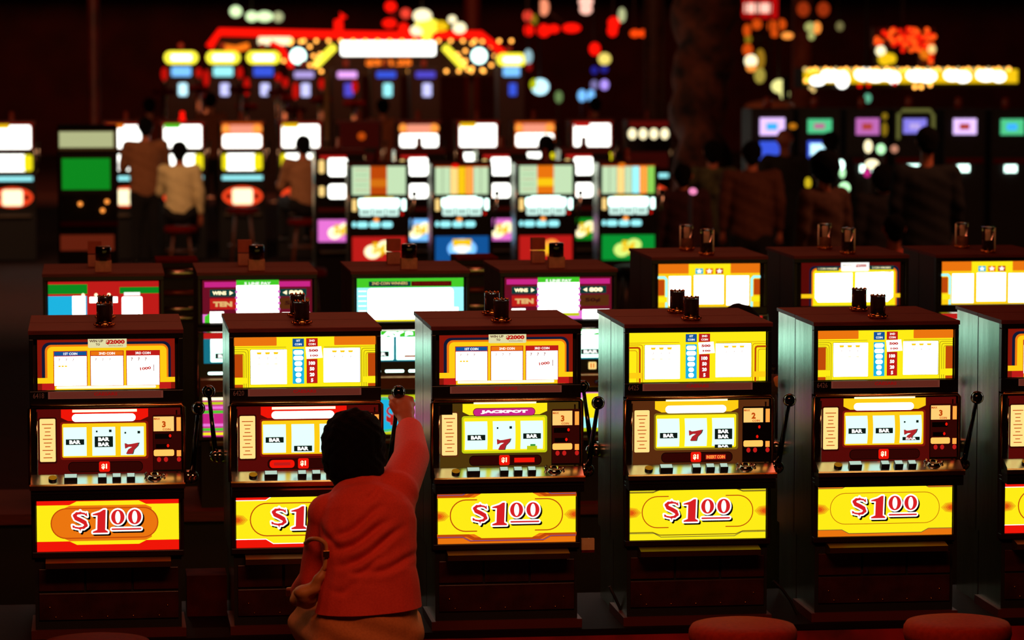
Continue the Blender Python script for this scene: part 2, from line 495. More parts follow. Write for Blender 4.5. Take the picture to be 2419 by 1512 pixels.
def top_art(style):
    if style in ('bars_orange', 'bars_yellow'):
        a = Art(790, 529, 1 / (3.6 * 612)); W_, H_ = 1180, 422
        og = style == 'bars_orange'
        edge = ORG if og else YEL
        a.rect(200, 318, 1380, 740, YEL, 1)
        if og:
            a.rr(196, 318, 552, 390, 6, ORG, 2); a.rr(1035, 318, 1384, 390, 6, ORG, 2)
            a.rect(200, 460, 268, 655, ORGD, 2); a.rect(1318, 460, 1380, 655, ORGD, 2)
            a.rect(200, 715, 268, 740, ORGD, 2); a.rect(1318, 715, 1380, 740, ORGD, 2)
        lm = YELO if og else ORGD
        for sg in (-1, 1):
            for k, wd in ((0, 3), (18, 3), (36, 3)) if og else ((0, 3), (24, 16), (48, 3)):
                xx = 790 + sg * (476 + k)
                a.line([(790 + sg * 590, 420 + k), (xx + sg * 18, 420 + k), (xx + sg * 5, 425 + k), (xx, 438 + k), (xx, 740)], wd if wd > 4 else 4, lm, 3)
            a.rect(790 + sg * 590, 658, 790 + sg * 480, 706, YEL if og else YEL2, 4)
            a.line([(790 + sg * 590, 403), (790 + sg * 160, 403)], 3, lm, 3)
        a.rr(330, 420, 634, 716, 5, BLK, 4); a.rr(333, 423, 636, 714, 5, WHITE, 5)
        a.rr(948, 412, 1256, 706, 5, BLK, 4); a.rr(944, 415, 1252, 704, 5, WHITE, 5)
        for i, x in enumerate((405, 475, 545)):
            a.poly([(x - 22, 443), (x + 22, 443), (x + 16, 462), (x - 16, 462)], YEL2, 6); a.text('7', x, 497, 18, INKR, 6, fat=.03)
            a.rect(x - 12, 540, x + 12, 545, YEL2, 6)
        for i, x in enumerate((1036, 1104, 1172)):
            a.poly([(x - 22, 435), (x + 22, 435), (x + 16, 452), (x - 16, 452)], YEL2, 6); a.text('7', x, 490, 18, INKR, 6, fat=.03)
        a.rect(685, 332, 781, 400, BLUE, 4); a.rect(799, 330, 896, 400, REDM, 4)
        for (x, m) in ((733, 0), (848, 0)):
            a.text('1ST' if x < 800 else '2ND', x, 350, 18, WHITE1, 5, fat=.03); a.text('COIN', x, 380, 18, WHITE1, 5, fat=.03)
        a.rect(685, 420, 781, 712, CYAN, 4); a.rect(802, 505, 893, 710, REDM, 4)
        for i, tx in enumerate(('500', '100', '50', '20', '5', '2')):
            a.rr(733 - 9 * len(tx) - 14, 430 + i * 47, 733 + 9 * len(tx) + 14, 468 + i * 47, 18, WHITE, 5)
        for i, tx in enumerate(('100', '50', '20', '5')):
            a.text(tx, 848, 540 + i * 48, 32, WHITE1, 5, fat=.06)
        a.poly([(792, 405), (926, 398), (938, 496), (802, 505)], WHITE1, 6)
        a.text('500', 860, 433, 22, REDM, 7, fat=.05, width=78); a.text('100', 866, 476, 16, REDM, 7, fat=.04, width=66)
        return a, (W_, H_)
    if style == 'arches':
        a = Art(807, 565, 1 / (3.436 * 612)); W_, H_ = 1085, 400
        a.rect(265, 365, 1350, 765, REDD, 1)
        a.rr(300, 385, 1318, 900, 60, NAVY, 2); a.rr(325, 405, 1298, 890, 50, ORG, 3); a.rr(343, 420, 1285, 880, 40, YEL2, 4)
        a.rect(265, 765, 1350, 910, BLACK, 9)
        a.rect(265, 668, 400, 712, YEL2, 5); a.rect(1225, 672, 1350, 712, YEL2, 5)
        a.rect(300, 712, 400, 765, REDM, 5); a.rect(1225, 712, 1318, 765, REDM, 5)
        for (x0, x1, m) in ((398, 652, BLUE), (686, 940, ORG), (970, 1226, REDM)):
            a.rect(x0 - 6, 455, x1 + 6, 735, REDM, 6)
            a.rect(x0, 460, x1, 492, m, 7); a.text({398: '1ST COIN', 686: '2ND COIN', 970: '3RD COIN'}[x0], (x0 + x1) / 2, 477, 20, WHITE1, 8, fat=.03)
            a.rect(x0, 498, x1, 732, WHITE, 7)
            for i in range(3):
                a.text('7', x0 + 40 + i * 55, 526, 26 if x0 > 900 else 20, INKR, 8, fat=.04)
        a.rr(412, 735, 1198, 756, 8, WHITEW, 7)
        for i in range(3): a.rect(430 + i * 25, 570, 448 + i * 25, 582, YEL2, 8)
        a.text('1000', 1117, 600, 26, REDM, 9, fat=.05, width=88, ang=.1); a.rect(1181, 570, 1187, 622, INKR, 9)
        a.rr(664, 352, 970, 432, 12, em('note', (232, 225, 170), .95), 7)
        a.text('WIN UP', 730, 378, 20, MAROON, 8, fat=.03, width=110); a.text('TO', 742, 405, 18, MAROON, 8, fat=.03)
        a.text('$2000', 880, 388, 38, REDM, 8, fat=.06, width=150); a.text('DOLLARS', 885, 416, 10, INKR, 8, width=110)
        return a, (W_, H_)
    if style == 'cards_two':                       # second row, right
        a = Art(1745, 518, 1 / (3.062 * 484)); W_, H_ = 740, 320
        x0, x1, y0, y1 = 1375, 2115, 358, 678
        a.rect(x0, y0, x1, y1, MAROON, 1)
        a.rr(1435, 385, 2105, 900, 40, NAVY, 2); a.rr(1452, 400, 2090, 890, 36, ORG, 3); a.rr(1462, 412, 2078, 880, 30, YEL, 4)
        a.rect(x0, 678, x1, 760, BLACK, 0)
        a.rect(x0, 590, 1465, 620, YEL2, 5); a.rect(2070, 590, x1, 620, YEL2, 5)
        a.rect(1490, 390, 1655, 420, TEAL, 5); a.rect(1885, 385, 2065, 415, TEAL, 5)
        a.text('1 COIN WINNERS', 1572, 405, 14, WHITEW, 6, width=140); a.text('2 COIN WINNERS', 1972, 400, 14, WHITEW, 6, width=140)
        a.poly([(1478, 440), (1755, 436), (1755, 650), (1500, 650), (1478, 620)], WHITEC, 6)
        a.poly([(1780, 436), (2060, 430), (2060, 615), (2020, 650), (1780, 650)], WHITEC, 6)
        for i in range(3): a.text('7', 1515 + i * 56, 465, 26, INKR, 7); a.text('7', 1822 + i * 56, 462, 26, INKR, 7)
        a.text('$2000', 2024, 435, 16, REDM, 7, fat=.04, width=50); a.text('400', 2024, 465, 12, REDM, 7, width=36)
        a.rr(1670, 352, 1880, 425, 14, WHITE1, 8); a.text('WIN UP TO', 1715, 380, 12, YELO, 9, width=70); a.text('$2000', 1820, 385, 24, REDM, 9, fat=.05, width=80)
        return a, (W_, H_)
    if style == 'star_yellow':                     # second row, yellow with blue arcs
        a = Art(722, 518, 1 / (3.062 * 484)); W_, H_ = 750, 320
        a.rect(347, 358, 1097, 678, ORG, 1)
        a.rect(347, 430, 1097, 678, YEL2, 2); a.rect(570, 362, 880, 450, YEL, 3)
        for sg in (-1, 1):
            c = 722
            a.line([(c + sg * 375, 458), (c + sg * 330, 458), (c + sg * 315, 475), (c + sg * 315, 678)], 18, CYANL, 4)
            a.rect(c + sg * 375, 475, c + sg * 330, 590, ORGD, 3); a.rect(c + sg * 375, 600, c + sg * 310, 640, YEL, 5)
        a.rect(425, 450, 585, 665, WHITE, 5); a.rect(610, 445, 828, 655, WHITE, 5); a.rect(850, 450, 1015, 665, WHITE, 5)
        for (x, m) in ((648, CYAN), (722, ORG), (797, REDM)):
            a.rect(x - 28, 395, x + 28, 435, m, 5); a.poly([(x + 24 * sin(2 * pi * k / 10) * (1 if k % 2 == 0 else .5), 415 - 20 * cos(2 * pi * k / 10) * (1 if k % 2 == 0 else .5)) for k in range(10)], WHITE1, 6)
        for k in range(4):
            for j in range(2): a.rect(620 + j * 30, 570 + k * 22, 640 + j * 30, 578 + k * 22, CYANL, 6); a.rect(765 + j * 34, 570 + k * 22, 780 + j * 34, 578 + k * 22, CREAM, 6)
        return a, (W_, H_)
    if style == 'magenta':                         # white centre, magenta ends with arrows
        a = Art(1627, 530, 1 / (4.03 * 484)); W_, H_ = 1030, 400      # units of the zoomed picture
        x0 = 1112; x1 = 2142
        a.rect(x0, 330, x1, 730, em('wine', (118, 18, 40), .8), 1)
        a.rect(1130, 345, 1430, 395, MAG, 2); a.rect(1830, 345, 2125, 395, MAG, 2)
        a.rect(x0, 650, x1, 730, MAGL, 2)
        a.rect(1430, 330, 1830, 380, GRN, 3); a.rect(1430, 380, 1830, 690, WHITE, 3); a.rect(1430, 670, 1830, 700, YGRN, 4)
        a.text('5 LINE PAY', 1630, 362, 26, WHITE1, 5, width=250, fat=.04)
        for k in range(5): a.ell(1432, 440 + k * 55, 14, 14, MAGL, 4, 12); a.ell(1828, 440 + k * 55, 14, 14, MAGL, 4, 12)
        a.rect(1180, 415, 1425, 485, TEAL, 4); a.text('WINS', 1270, 450, 36, WHITEW, 5, width=130, fat=.04); a.poly([(1365, 430), (1365, 470), (1400, 450)], WHITEW, 5)
        a.rect(1838, 415, 2090, 485, TEAL, 4); a.poly([(1905, 430), (1905, 470), (1865, 450)], WHITEW, 5); a.text('800', 1990, 450, 42, WHITEW, 5, width=130, fat=.05)
        a.rect(1180, 500, 1425, 605, REDM, 4); a.text('TEN', 1300, 555, 50, em('mix_cream', (240, 190, 120), .9), 5, width=180, fat=.07)
        a.rect(1838, 500, 2115, 605, BRN, 4); a.text('50¢', 1960, 552, 46, em('mix_brown', (60, 20, 16), .8), 5, width=150, fat=.05)
        a.rect(1180, 625, 1310, 730, WHITE, 4); a.poly([(1130, 730), (1130, 670), (1180, 640), (1180, 730)], GRN, 4)
        a.rect(1860, 640, 2120, 730, WHITE, 4)
        return a, (W_, H_)
    if style == 'cyan':
        a = Art(648, 575, 1 / (3.456 * 484)); W_, H_ = 870, 350
        a.rect(213, 400, 1083, 750, CYANL, 1); a.rect(213, 400, 1083, 475, GRN, 2)
        a.rect(310, 425, 650, 465, TEAL, 3); a.text('2ND COIN WINNERS', 480, 440, 22, CREAM, 4, width=290)
        a.rect(655, 425, 985, 465, MAROON, 3); a.text('3RD COIN WINNERS', 820, 443, 16, REDD, 4, width=290)
        a.rr(300, 480, 1000, 750, 30, WHITE, 3); a.rect(330, 640, 1040, 750, WHITE, 3)
        a.rect(213, 735, 1083, 750, YEL, 4)
        for k in range(5): a.rect(225, 500 + k * 40, 290, 506 + k * 40, TEAL if False else WHITEC, 3)
        return a, (W_, H_)
    if style == 'green_red':
        a = Art(250, 575, 1 / (4.03 * 484)); W_, H_ = 1030, 400
        x0, x1 = -265, 765
        a.rect(x0, 375, x1, 775, REDM, 1)
        a.rect(x0, 400, 100, 490, GRND, 2); a.rect(400, 430, x1, 490, GRND, 2)
        a.rr(420, 520, 610, 775, 16, WHITE, 3); a.rect(440, 478, 590, 510, WHITE1, 3)
        a.rect(120, 520, 380, 575, WHITE, 3); a.rect(200, 540, 330, 775, WHITE, 3); a.rect(340, 575, 400, 775, REDM, 3)
        a.rect(x0, 510, 95, 700, CYAN, 3); a.rect(-40, 510, 80, 775, WHITE, 4); a.rect(x0, 700, 95, 775, GRND, 3)
        for x in (60, 180, 300): a.ell(x, 500, 16, 16, WHITEW, 5, 12)
        for k in range(3): a.rect(570, 650 + k * 25, 585, 662 + k * 25, GRN, 4)
        return a, (W_, H_)


def reel_shape(mb, x0, x1, z0, z1, m):
    n = 6; zc = (z0 + z1) / 2; h = (z1 - z0) / 2
    for i in range(n):
        a0 = -1 + 2 * i / n; a1 = -1 + 2 * (i + 1) / n
        y0 = .012 * a0 * a0; y1 = .012 * a1 * a1
        b = len(mb.v); mb.v += [(x0, y0, zc + a0 * h), (x1, y0, zc + a0 * h), (x1, y1, zc + a1 * h), (x0, y1, zc + a1 * h)]
        mb.face([b, b + 1, b + 2, b + 3], m)


def candle(kind, root, x, y, z):
    if kind == 'black':
        o = MB().lathe([(.030, 0), (.034, .004), (.034, .016), (.028, .020)], (0, 0, 0), GOLD, 20)
        for k in range(10):
            a = 2 * pi * k / 10; o.ball((.036 * cos(a), .036 * sin(a), .009), .0055, GOLD, 8)
        o = o.build('top_light', root, (x, y, z), key='candle_base')
        c = MB().lathe([(.0160, .021), (.0160, .084), (0, .085)], (0, 0, 0), BLACKM, 20).build('lamp_cap', o, key='candle_core')
        MB().lathe([(0, .0195), (.0295, .0195), (.0295, .086), (.0305, .088), (.0305, .090), (0, .091)], (0, 0, 0), CLEARG, 36).build('glass_sleeve', o, key='candle_sleeve')
        r = MB()
        for k in range(9):
            a = 2 * pi * k / 9; r.ball((.026 * cos(a), .026 * sin(a), .091), .0045, GOLD, 8)  # gold dots on the cap's top edge stand in for reflections
        r.build('cap_glint', o, key='candle_glints')
    elif kind == 'beige':
        o = MB().box(-.040, .040, -.03, .03, 0, .056, BEIGE).build('top_light', root, (x, y, z), bevel=.003, key='bcan_base')
        MB().lathe([(.037, .056), (.037, .118), (.034, .124), (0, .126)], (0, 0, 0), DGLASS, 20).build('lamp_cap', o, key='bcan_cap')
    elif kind == 'block':
        o = MB().box(-.034, .034, -.03, .03, 0, .06, BEIGE).build('top_light', root, (x, y, z), bevel=.003, key='kcan_base')
        MB().box(-.034, .034, -.03, .03, .066, .126, pb('brown_cap', (170, 80, 48), .4, noise=(150, 66, 40))).build('lamp_cap', o, key='kcan_cap')
    else:
        o = MB().lathe([(.036, 0), (.036, .010), (.030, .016)], (0, 0, 0), GOLD, 20)
        for k in range(10):
            a = 2 * pi * k / 10; o.ball((.036 * cos(a), .036 * sin(a), .012), .005, GOLD, 8)
        o = o.build('top_light', root, (x, y, z), key='gcan_base')
        MB().lathe([(.0195, .018), (.0195, .066), (.010, .067), (.010, .122), (0, .123)], (0, 0, 0), DGLASS, 24, [BLACKM if kind == 'tall_dark' else BEIGE] * 2 + [PALEP] * 3).build('lamp_socket', o, key='gcan_sock' + kind)
        MB().lathe([(0, .0165), (.031, .0165), (.031, .124), (.033, .128), (.033, .131), (0, .133)], (0, 0, 0), CLEARG, 36).build('lamp_cap', o, key='gcan_cap')
        MB().tube([(.0335, -.004, .02), (.0335, -.004, .126)], .004, PALEP, 6).build('cap_glint', o, key='gcan_glint')  # pale strip modelled in place of a highlight along the glass edge


def lever(root, side, tipx, tipz, tipy, basez, y, pink=False):
    x = side * (HW + .012)
    b = MB().tube([(x - side * .012, y, basez), (x + side * .02, y, basez)], .028, CHROME, 16)
    b.ball((x + side * .02, y, basez), .026, CHROME, 14)
    o = b.build('lever', root)
    MB().tube([(x + side * .02, y, basez), (x + side * .02 + (tipx - x - side * .02) * .5, (y + tipy) / 2, (basez + tipz) / 2), (tipx, tipy, tipz)], [.012, .009, .0075], KNOB if not pink else CHROME, 10).build('lever_rod', o)
    MB().ball((tipx, tipy, tipz), .026, KNOB, 20).build('lever_knob', o)


def two_front(r, H, door, belly, reels, hump):
    """Second-row machine below its top glass: big reel window, brown rail, bright price glass."""
    d = MB(); d.box(-HW, HW, -.01, .05, H - .60, H - .285, BLACK)
    d.tube([(-HW, -.014, H - .60), (-HW, -.014, H - .29), (HW, -.014, H - .29), (HW, -.014, H - .60)], .005, CHROME, 8)
    d.build('reel_door', r, key='r2door%.3f' % H)
    a = Art(0, 0, KX)
    bg = {'cyan': em('teal_door', (24, 120, 140), .9), 'red': em('teal_door', (24, 120, 140), .9)}[door]
    a.rect(-166, -46, 166, 46, BLACK, 1); a.rect(-160, -44, 160, -26, GRN if door == 'cyan' else REDM, 2)
    a.rect(-160, -28, 160, 46, bg, 2)
    if door == 'cyan': a.text('PLAY 3 LINES', 0, -35, 15, WHITEC, 3, width=250, fat=.1)
    for k, x in enumerate((-96, 0, 96)):
        a.rr(x - 44, -26, x + 44, 42, 4, em('reel_bright', (190, 255, 225), 3.0), 3); a.rect(x - 44, -26, x + 44, 0, WHITEC, 4)  # whiter upper half: the reel lamp's falloff put into the colour
        if k % 2 == 0: a.rect(x - 30, 16, x + 30, 32, INK, 5); a.text('BAR', x, 24, 11, WHITE1, 6, width=44, fat=.06)
        else: a.rect(x - 20, 28, x + 22, 34, em('seven_red', (188, 40, 44), .9), 5)
    a.build('reel_glass', r, (0, -.012, H - .365), key='r2g' + door, back=BLACK, size=(334, 94), depth=.01)
    a = Art(0, 0, KX)
    for x in (-120, -50, 20): a.rr(x - 28, -4, x + 28, 4, 3, WHITEC, 1)
    a.rr(88, -20, 112, 2, 3, CREAM, 1); a.rect(94, -16, 98, -2, ORG, 2); a.rect(102, -16, 106, -2, ORG, 2)
    a.build('button_strip', r, (0, -.022, H - .487), key='r2b', back=BLACK, size=(340, 12), depth=.03)
    MB().prism_x([(-.06, H - .51), (-.07, H - .515), (-.045, H - .572), (-.01, H - .58), (-.01, H - .51)], -.28, .28, pb('copper_rail', (190, 120, 72), .35, .6)).lathe([(.034, 0), (.034, .01), (.01, .012), (0, .012)], (.2, -.07, H - .55), BLACK, 18).build('rail_panel', r, key='r2rail%.3f' % H)
    z0, z1 = H - .81, H - .592
    f = MB(); fm = pb('door_frame', (34, 14, 8), .35); g0, g1 = H - .797, H - .605
    f.box(-HW + .003, HW - .003, -.012, .035, g1, z1, fm).box(-HW + .003, HW - .003, -.012, .035, z0, g0, fm).box(-HW + .003, -.268, -.012, .035, g0, g1, fm).box(.268, HW - .003, -.012, .035, g0, g1, fm)
    f.build('price_door', r, key='pd2%.3f' % H)
    a = Art(0, 0, KX); a.rect(-164, -59, 164, 59, {'cyan': CYAN, 'magenta': MAG, 'mix': MAGL}[belly], 1)
    if belly == 'cyan':
        for sg in (-1, 1):
            a.poly([(-164, sg * 59), (164, sg * 59), (164, sg * 46), (80, sg * 52), (0, sg * 42), (-80, sg * 52), (-164, sg * 44)], YGRN, 2)
            a.line([(-164, sg * 40), (-80, sg * 48), (0, sg * 38), (80, sg * 48), (164, sg * 42)], 4, GRN, 3)
        a.text('$', -100, 2, 60, REDM, 5, fat=.06); a.text('$', -56, 2, 60, REDM, 5, fat=.06); a.rr(-26, -36, 60, 36, 20, MAGL, 3); a.rr(74, -50, 150, 50, 20, YEL2, 3); a.rr(84, -40, 140, 40, 18, MAGL, 4)
    elif belly == 'magenta':
        for k, m in enumerate((WHITEW, YGRN, MAGL, GRN, MAG, MAG, MAGL, GRN, YEL)): a.rect(-164, -58 + k * 13, 164, -50 + k * 13, m, 3)
    else:
        a.rr(-150, -56, -60, 56, 30, YEL2, 3); a.rr(-140, -40, -80, 40, 25, MAG, 4); a.rect(60, -40, 164, 50, CYANL, 3); a.rr(70, -56, 140, 20, 20, YEL, 4); a.text('$', 0, 0, 66, REDM, 5, fat=.06); a.rect(-164, 48, 164, 59, YGRN, 5)
    a.build('price_glass', r, (0, -.002, (g0 + g1) / 2), key='bg2' + belly, back=BLACK, size=(328, 118))
    MB().prism_x([(.03, z0), (-.06, z0 - .01), (-.06, z0 - .025), (.03, z0 - .03)], -.235, .235, pb('tray', (96, 62, 34), .35, .7)).build('coin_tray', r, key='tray2%.3f' % H)
    s = MB(); s.box(-HW + .012, HW - .012, .012, DEP, 0, z0 - .01, BLACKM); s.build('stand', r, key='stand2%.3f' % H)


def slot(xw, label, top, belly, reels, door, hump, pill_white=True, number=None, light='black', lever_tip=(.055, .88), layout='one', steel=True, yw=0, zt=0, group=None, insert=None, coin='3', notch=False):
    """One front-row slot machine; x of its centre on the row."""
    r = thing('slot_machine', (xw, yw, PZ), label, 'slot machine', group)
    H = HTOP + zt
    side = STEEL if steel else WOODD
    # cabinet with upper box: side sheets of metal, wooden top, black front
    c = MB()
    c.box(-HW, HW, .035, DEP, Z(1300), H - .014, BLACKM, {'left': side, 'right': side})
    c.build('cabinet', r, key='cab%s%.3f' % (steel, zt))
    c = MB().prism_x([(-.004, H - .016), (-.004, H - .002), (0, H), (DEP - .001, H), (DEP - .001, H - .016)], -HW - .003, HW + .003, WOOD)
    c.build('top_board', r, key='topb%.3f' % zt)
    f = MB(); gx = .272; g0, g1 = Z(905) + zt, Z(785) + zt
    if layout == 'two': g0, g1 = H - .25, H - .036
    f.box(-HW, HW, 0, .04, g1, H - .014, BLACK); f.box(-HW, HW, 0, .04, Z(938) + (zt if layout == 'one' else 0), g0, BLACK)
    f.box(-HW, -gx, 0, .04, g0, g1, BLACK); f.box(gx, HW, 0, .04, g0, g1, BLACK)
    f.build('top_box_frame', r, bevel=.002, key='tbf%s%.3f' % (layout, zt))
    a, sz = top_art(top)
    a.build('top_glass', r, (0, .018, (g0 + g1) / 2), key='tg' + top, back=BLACK, size=sz)
    # name strip
    if layout == 'one':
        a = Art(0, 0, KX)
        a.rect(-132, -8.5, 132, 8.5, PINKD, 1); a.rect(-128, -7, 128, 7, em('strip', (110, 46, 34), .7), 2)
        a.text('CAESARS', 0, -2, 7.5, em('strip_text', (150, 16, 14), .8), 3, width=54, fat=.04)
        a.build('name_strip', r, (X(1195), -.002, Z(914.5)), key='strip', back=BLACK, size=(266, 18))
        if number:
            a = Art(0, 0, KX); a.text(number, 0, 0, 12, em('num', (96, 44, 30), .6), 1, width=25)
            a.build('number_plate', r, (X(1045) - .006, -.002, Z(915)), back=BLACK, size=(29, 17))
    if layout == 'two':
        two_front(r, H, door, belly, reels, hump)
        lever(r, 1, HW + .04, .56, -.06, H - .56, .03)
        candle(light, r, 0, .09, H)
        return r
    # ---- reel door
    d = MB(); zx = .290
    z0, z1 = Z(1122), Z(939)
    d.tube([(-zx, -.012, z0), (-zx, -.012, z1 - .01), (-zx + .01, -.012, z1), (zx - .01, -.012, z1), (zx, -.012, z1 - .01), (zx, -.012, z0)], .0065, GOLD if layout == 'one' else CHROME, 8)  # chrome frame in the front row; its orange reflection is put into gold colour
    d.box(-zx + .004, zx - .004, -.008, .04, z0, z1 - .004, BLACK)
    d.tube([(-.262, -.014, z0 + .03), (-.262, -.014, z1 - .02)], .004, CHROME, 6); d.tube([(.262, -.014, z0 + .03), (.262, -.014, z1 - .02)], .004, CHROME, 6)
    d.build('reel_door', r, key='rdoor' + layout)
    bg, bg2 = {'red': (MAROON, REDD), 'olive': (BRN, YELO), 'green': (em('olive_door', (92, 64, 16), .7), YGRN), 'cyan': (NAVY, CYANL)}[door]
    a = Art(1200, 1030, KX)
    a.rect(1036, 946, 1366, 1112, bg, 1)
    hm = {'red': REDB, 'yellow': YEL, 'orange': YEL2, 'cyan': GRN}[hump]
    a.poly([(1092, 947), (1292, 947), (1292, 966), (1274, 974), (1108, 974), (1092, 966)], hm, 2)
    a.rr(1090, 976, 1292, 1064, 6, bg2, 2)
    a.rr(1094, 980, 1287, 1059, 4, YEL2 if door == 'red' else (YEL if door != 'cyan' else CYAN), 3)
    if hump == 'red': a.rect(1118, 948, 1266, 954, WHITEW, 3)
    else: a.rect(1118, 944, 1266, 948, WHITEW, 3)
    a.rr(1117, 958, 1263, 976, 9, WHITE if pill_white else MAG, 4)
    if not pill_white:
        a.rring(1117, 958, 1263, 976, 8.9, 1.5, INKR, 5); a.text('JACKPOT', 1190, 967, 9, WHITE1, 6, width=112, fat=.08)
    # left pay card
    a.rr(1040, 965, 1082, 1072, 4, MARD if door == 'red' else BRN, 3); a.rr(1043, 968, 1079, 1068, 3, CREAM, 4)
    for i, wd in enumerate((26, 16, 12, 14, 22, 18, 12, 24, 12, 20)):
        a.rect(1061 - wd / 2, 980 + i * 8.6, 1061 + wd / 2, 982 + i * 8.6, ORGD, 5)
    if notch: a.rect(1030, 946, 1068, 972, BLACK, 6)
    # lower display strip
    a.rr(1108, 1070, 1278, 1093, 10, MARD, 3); a.rring(1108, 1070, 1278, 1093, 10, 1.5, BLACK, 4)
    a.rr(1178, 1069, 1203, 1093, 4, REDB, 5); a.text('$1', 1190, 1081, 13, WHITEW, 6, fat=.05)
    if insert == 'text': a.rect(1214, 1076, 1262, 1087, REDM, 4); a.text('INSERT COIN', 1238, 1081.5, 8, ORGB, 5, width=44, fat=.03)
    elif insert == 'left': a.rr(1112, 1072, 1170, 1091, 8, REDB, 4); a.rect(1122, 1078, 1160, 1085, REDM, 5)
    elif insert == 'right': a.rect(1214, 1076, 1262, 1087, REDB, 4)
    a.build('reel_glass', r, (X(1200), -.010, Z(1030)), key='rg%s%s%s%s%s' % (door, hump, pill_white, insert, notch), back=BLACK, size=(330, 168), depth=.01)
    # reels
    for k, (x0, x1) in enumerate(((1097, 1150), (1163, 1216), (1228, 1282))):
        sym = reels[k]; key = 'reel_' + sym + door
        mb = Art(0, 0, KX); reel_shape(mb.mb, -26.5 * KX, 26.5 * KX, -35 * KX, 35 * KX, REEL)
        L = 6
        for (s_, dy) in [q.split(':') for q in sym.split('|') if q]:
            dy = float(dy)
            if s_ == 'BAR':
                mb.rect(-21, dy - 6.5, 21, dy + 6.5, INK, L); mb.text('BAR', 0, dy, 9, WHITE1, L + 1, width=26, fat=.06)
            elif s_ == 'BARCUT':
                mb.rect(-21, dy - 4, 21, dy + 4, INK, L); mb.text('BAR', 0, dy, 6, WHITE1, L + 1, width=26, fat=.06)
            elif s_ == 'SEVEN':
                mb.poly([(-16, dy - 12), (-10, dy - 9), (0, dy - 10), (17, dy - 13), (14, dy - 5), (5, dy + 4), (2, dy + 14), (-13, dy + 14), (-8, dy + 3), (1, dy - 3), (-8, dy - 3), (-16, dy + 1)], em('ink_grey', (70, 90, 80), .7), L)
                mb.poly([(-18, dy - 12), (-12, dy - 9), (-2, dy - 10), (14, dy - 13), (12, dy - 5), (3, dy + 4), (0, dy + 13), (-15, dy + 13), (-10, dy + 3), (-1, dy - 3), (-10, dy - 3), (-17, dy + 1)], em('seven_red', (188, 40, 44), .9), L + 1)
            elif s_ == 'DOTS': mb.rect(-18, dy - 2, -14, dy + 2, INK, L); mb.rect(12, dy - 4, 18, dy + 2, INK, L)
            elif s_ == 'GREEN': mb.rect(-12, dy - 5, 12, dy + 5, YGRN, L); mb.rect(-4, dy - 9, 8, dy - 4, em('reel_green', (60, 160, 60), .9), L)
        mb.build('reel', r, (X((x0 + x1) / 2), -.0225, Z(1022)), key=key)
    # coin column
    a = Art(1335, 1030, KX)
    a.rect(1303, 962, 1368, 1090, MARD if door != 'olive' else BLACK, 1); a.rect(1304, 966, 1351, 1000, em('coin_lit', (255, 196, 110), 1.15), 2); a.rect(1357, 968, 1367, 1000, ORGB, 2)  # narrow bar at the right is a painted reflection of the lit box
    a.text(coin, 1328, 984, 15, ORGD, 3, fat=.05); a.text('MAX', 1312, 971, 5, ORGD, 3, fat=.03); a.text('COIN', 1334, 996, 5, ORGD, 3, fat=.03, width=18)
    a.rect(1307, 1006, 1345, 1018, BLACK, 2); a.ell(1342, 1011, 3, 4, REDB, 3, 10); a.rect(1309, 1030, 1341, 1040, BLACK, 2); a.ell(1337, 1034, 3, 4, REDB, 3, 10)
    a.rr(1304, 1043, 1351, 1058, 4, em('glow_orange', (255, 170, 80), 1.5), 2); a.rect(1357, 1045, 1367, 1059, ORGB, 2)  # right-hand bar paints the glow strip's reflection
    for x in (1316, 1332, 1362): a.ell(x, 1066, 5, 6, REDM, 3, 10)  # rightmost dot is a painted reflection as well
    a.build('coin_panel', r, (X(1335), -.018, Z(1030)), key='coin%s%s' % (door, coin), back=BLACK, size=(66, 130), depth=.008)
    # ---- button deck
    zd, zf = Z(1096), Z(1114)
    dk = MB().prism_x([(-.01, zd), (-.037, zd), (-.098, zf), (-.104, zf - .006), (-.104, zf - .022), (-.02, zf - .03), (-.01, zf - .03)], -.286, .286, DECK if layout == 'one' else DECK)
    dk.prism_x([(-.104, zf + .001), (-.112, zf - .004), (-.112, zf - .02), (-.104, zf - .022)], -.29, .29, GOLD)
    dk.build('button_deck', r, key='deck')
    MB().box(-.286, .286, -.100, -.02, zf - .062, zf - .024, BLACK).box(-.286, .286, -.103, -.099, zf - .036, zf - .030, CHROME).build('deck_front', r, key='deckf')
    ang = math.atan2(zd - zf, .061)
    for i, (x0, x1, rd) in enumerate(((1063, 1081, 1), (1098, 1128, 0), (1175, 1195, 0), (1208, 1228, 0), (1241, 1260, 0))):
        cx = X((x0 + x1) / 2); hw = (x1 - x0) / 2 * KX
        if rd:
            MB().lathe([(.016, 0), (.016, .012), (.0, .0125)], (0, 0, 0), pb('amber_button', (200, 140, 20), .3), 16, [BTNS, em('amber', (170, 110, 16), .7), BTNS]).build('button', r, (cx, -.066, zf + .012), (ang, 0, 0), key='btnr')
        else:
            q = MB().box(-hw, hw, -.013, .013, 0, .017, BTNS); q.box(-hw + .002, hw - .002, -.011, .011, .017, .019, BTNW)
            q.build('button', r, (cx, -.068, zf + .013), (ang, 0, 0), key='btn%d' % (x1 - x0))
    q = MB().lathe([(.030, 0), (.032, .004), (.026, .016), (.018, .018), (.014, .006), (0, .005)], (0, 0, 0), CHROME, 20)
    q.tube([(-.03, 0, .004), (-.035, 0, .02), (-.03, -.004, .026)], .005, CHROME, 8); q.tube([(.03, 0, .004), (.038, 0, .018)], .005, CHROME, 8)
    q.box(-.045, .045, -.022, .02, -.004, .002, GOLD)
    q.build('coin_head', r, (X(1305), -.056, zf + .012), (ang * .6, 0, 0), key='coinhead')
    # ---- price glass door
    z0, z1 = Z(1292), Z(1137)
    f = MB(); gx = .2705; g0, g1 = Z(1279), Z(1146.5)
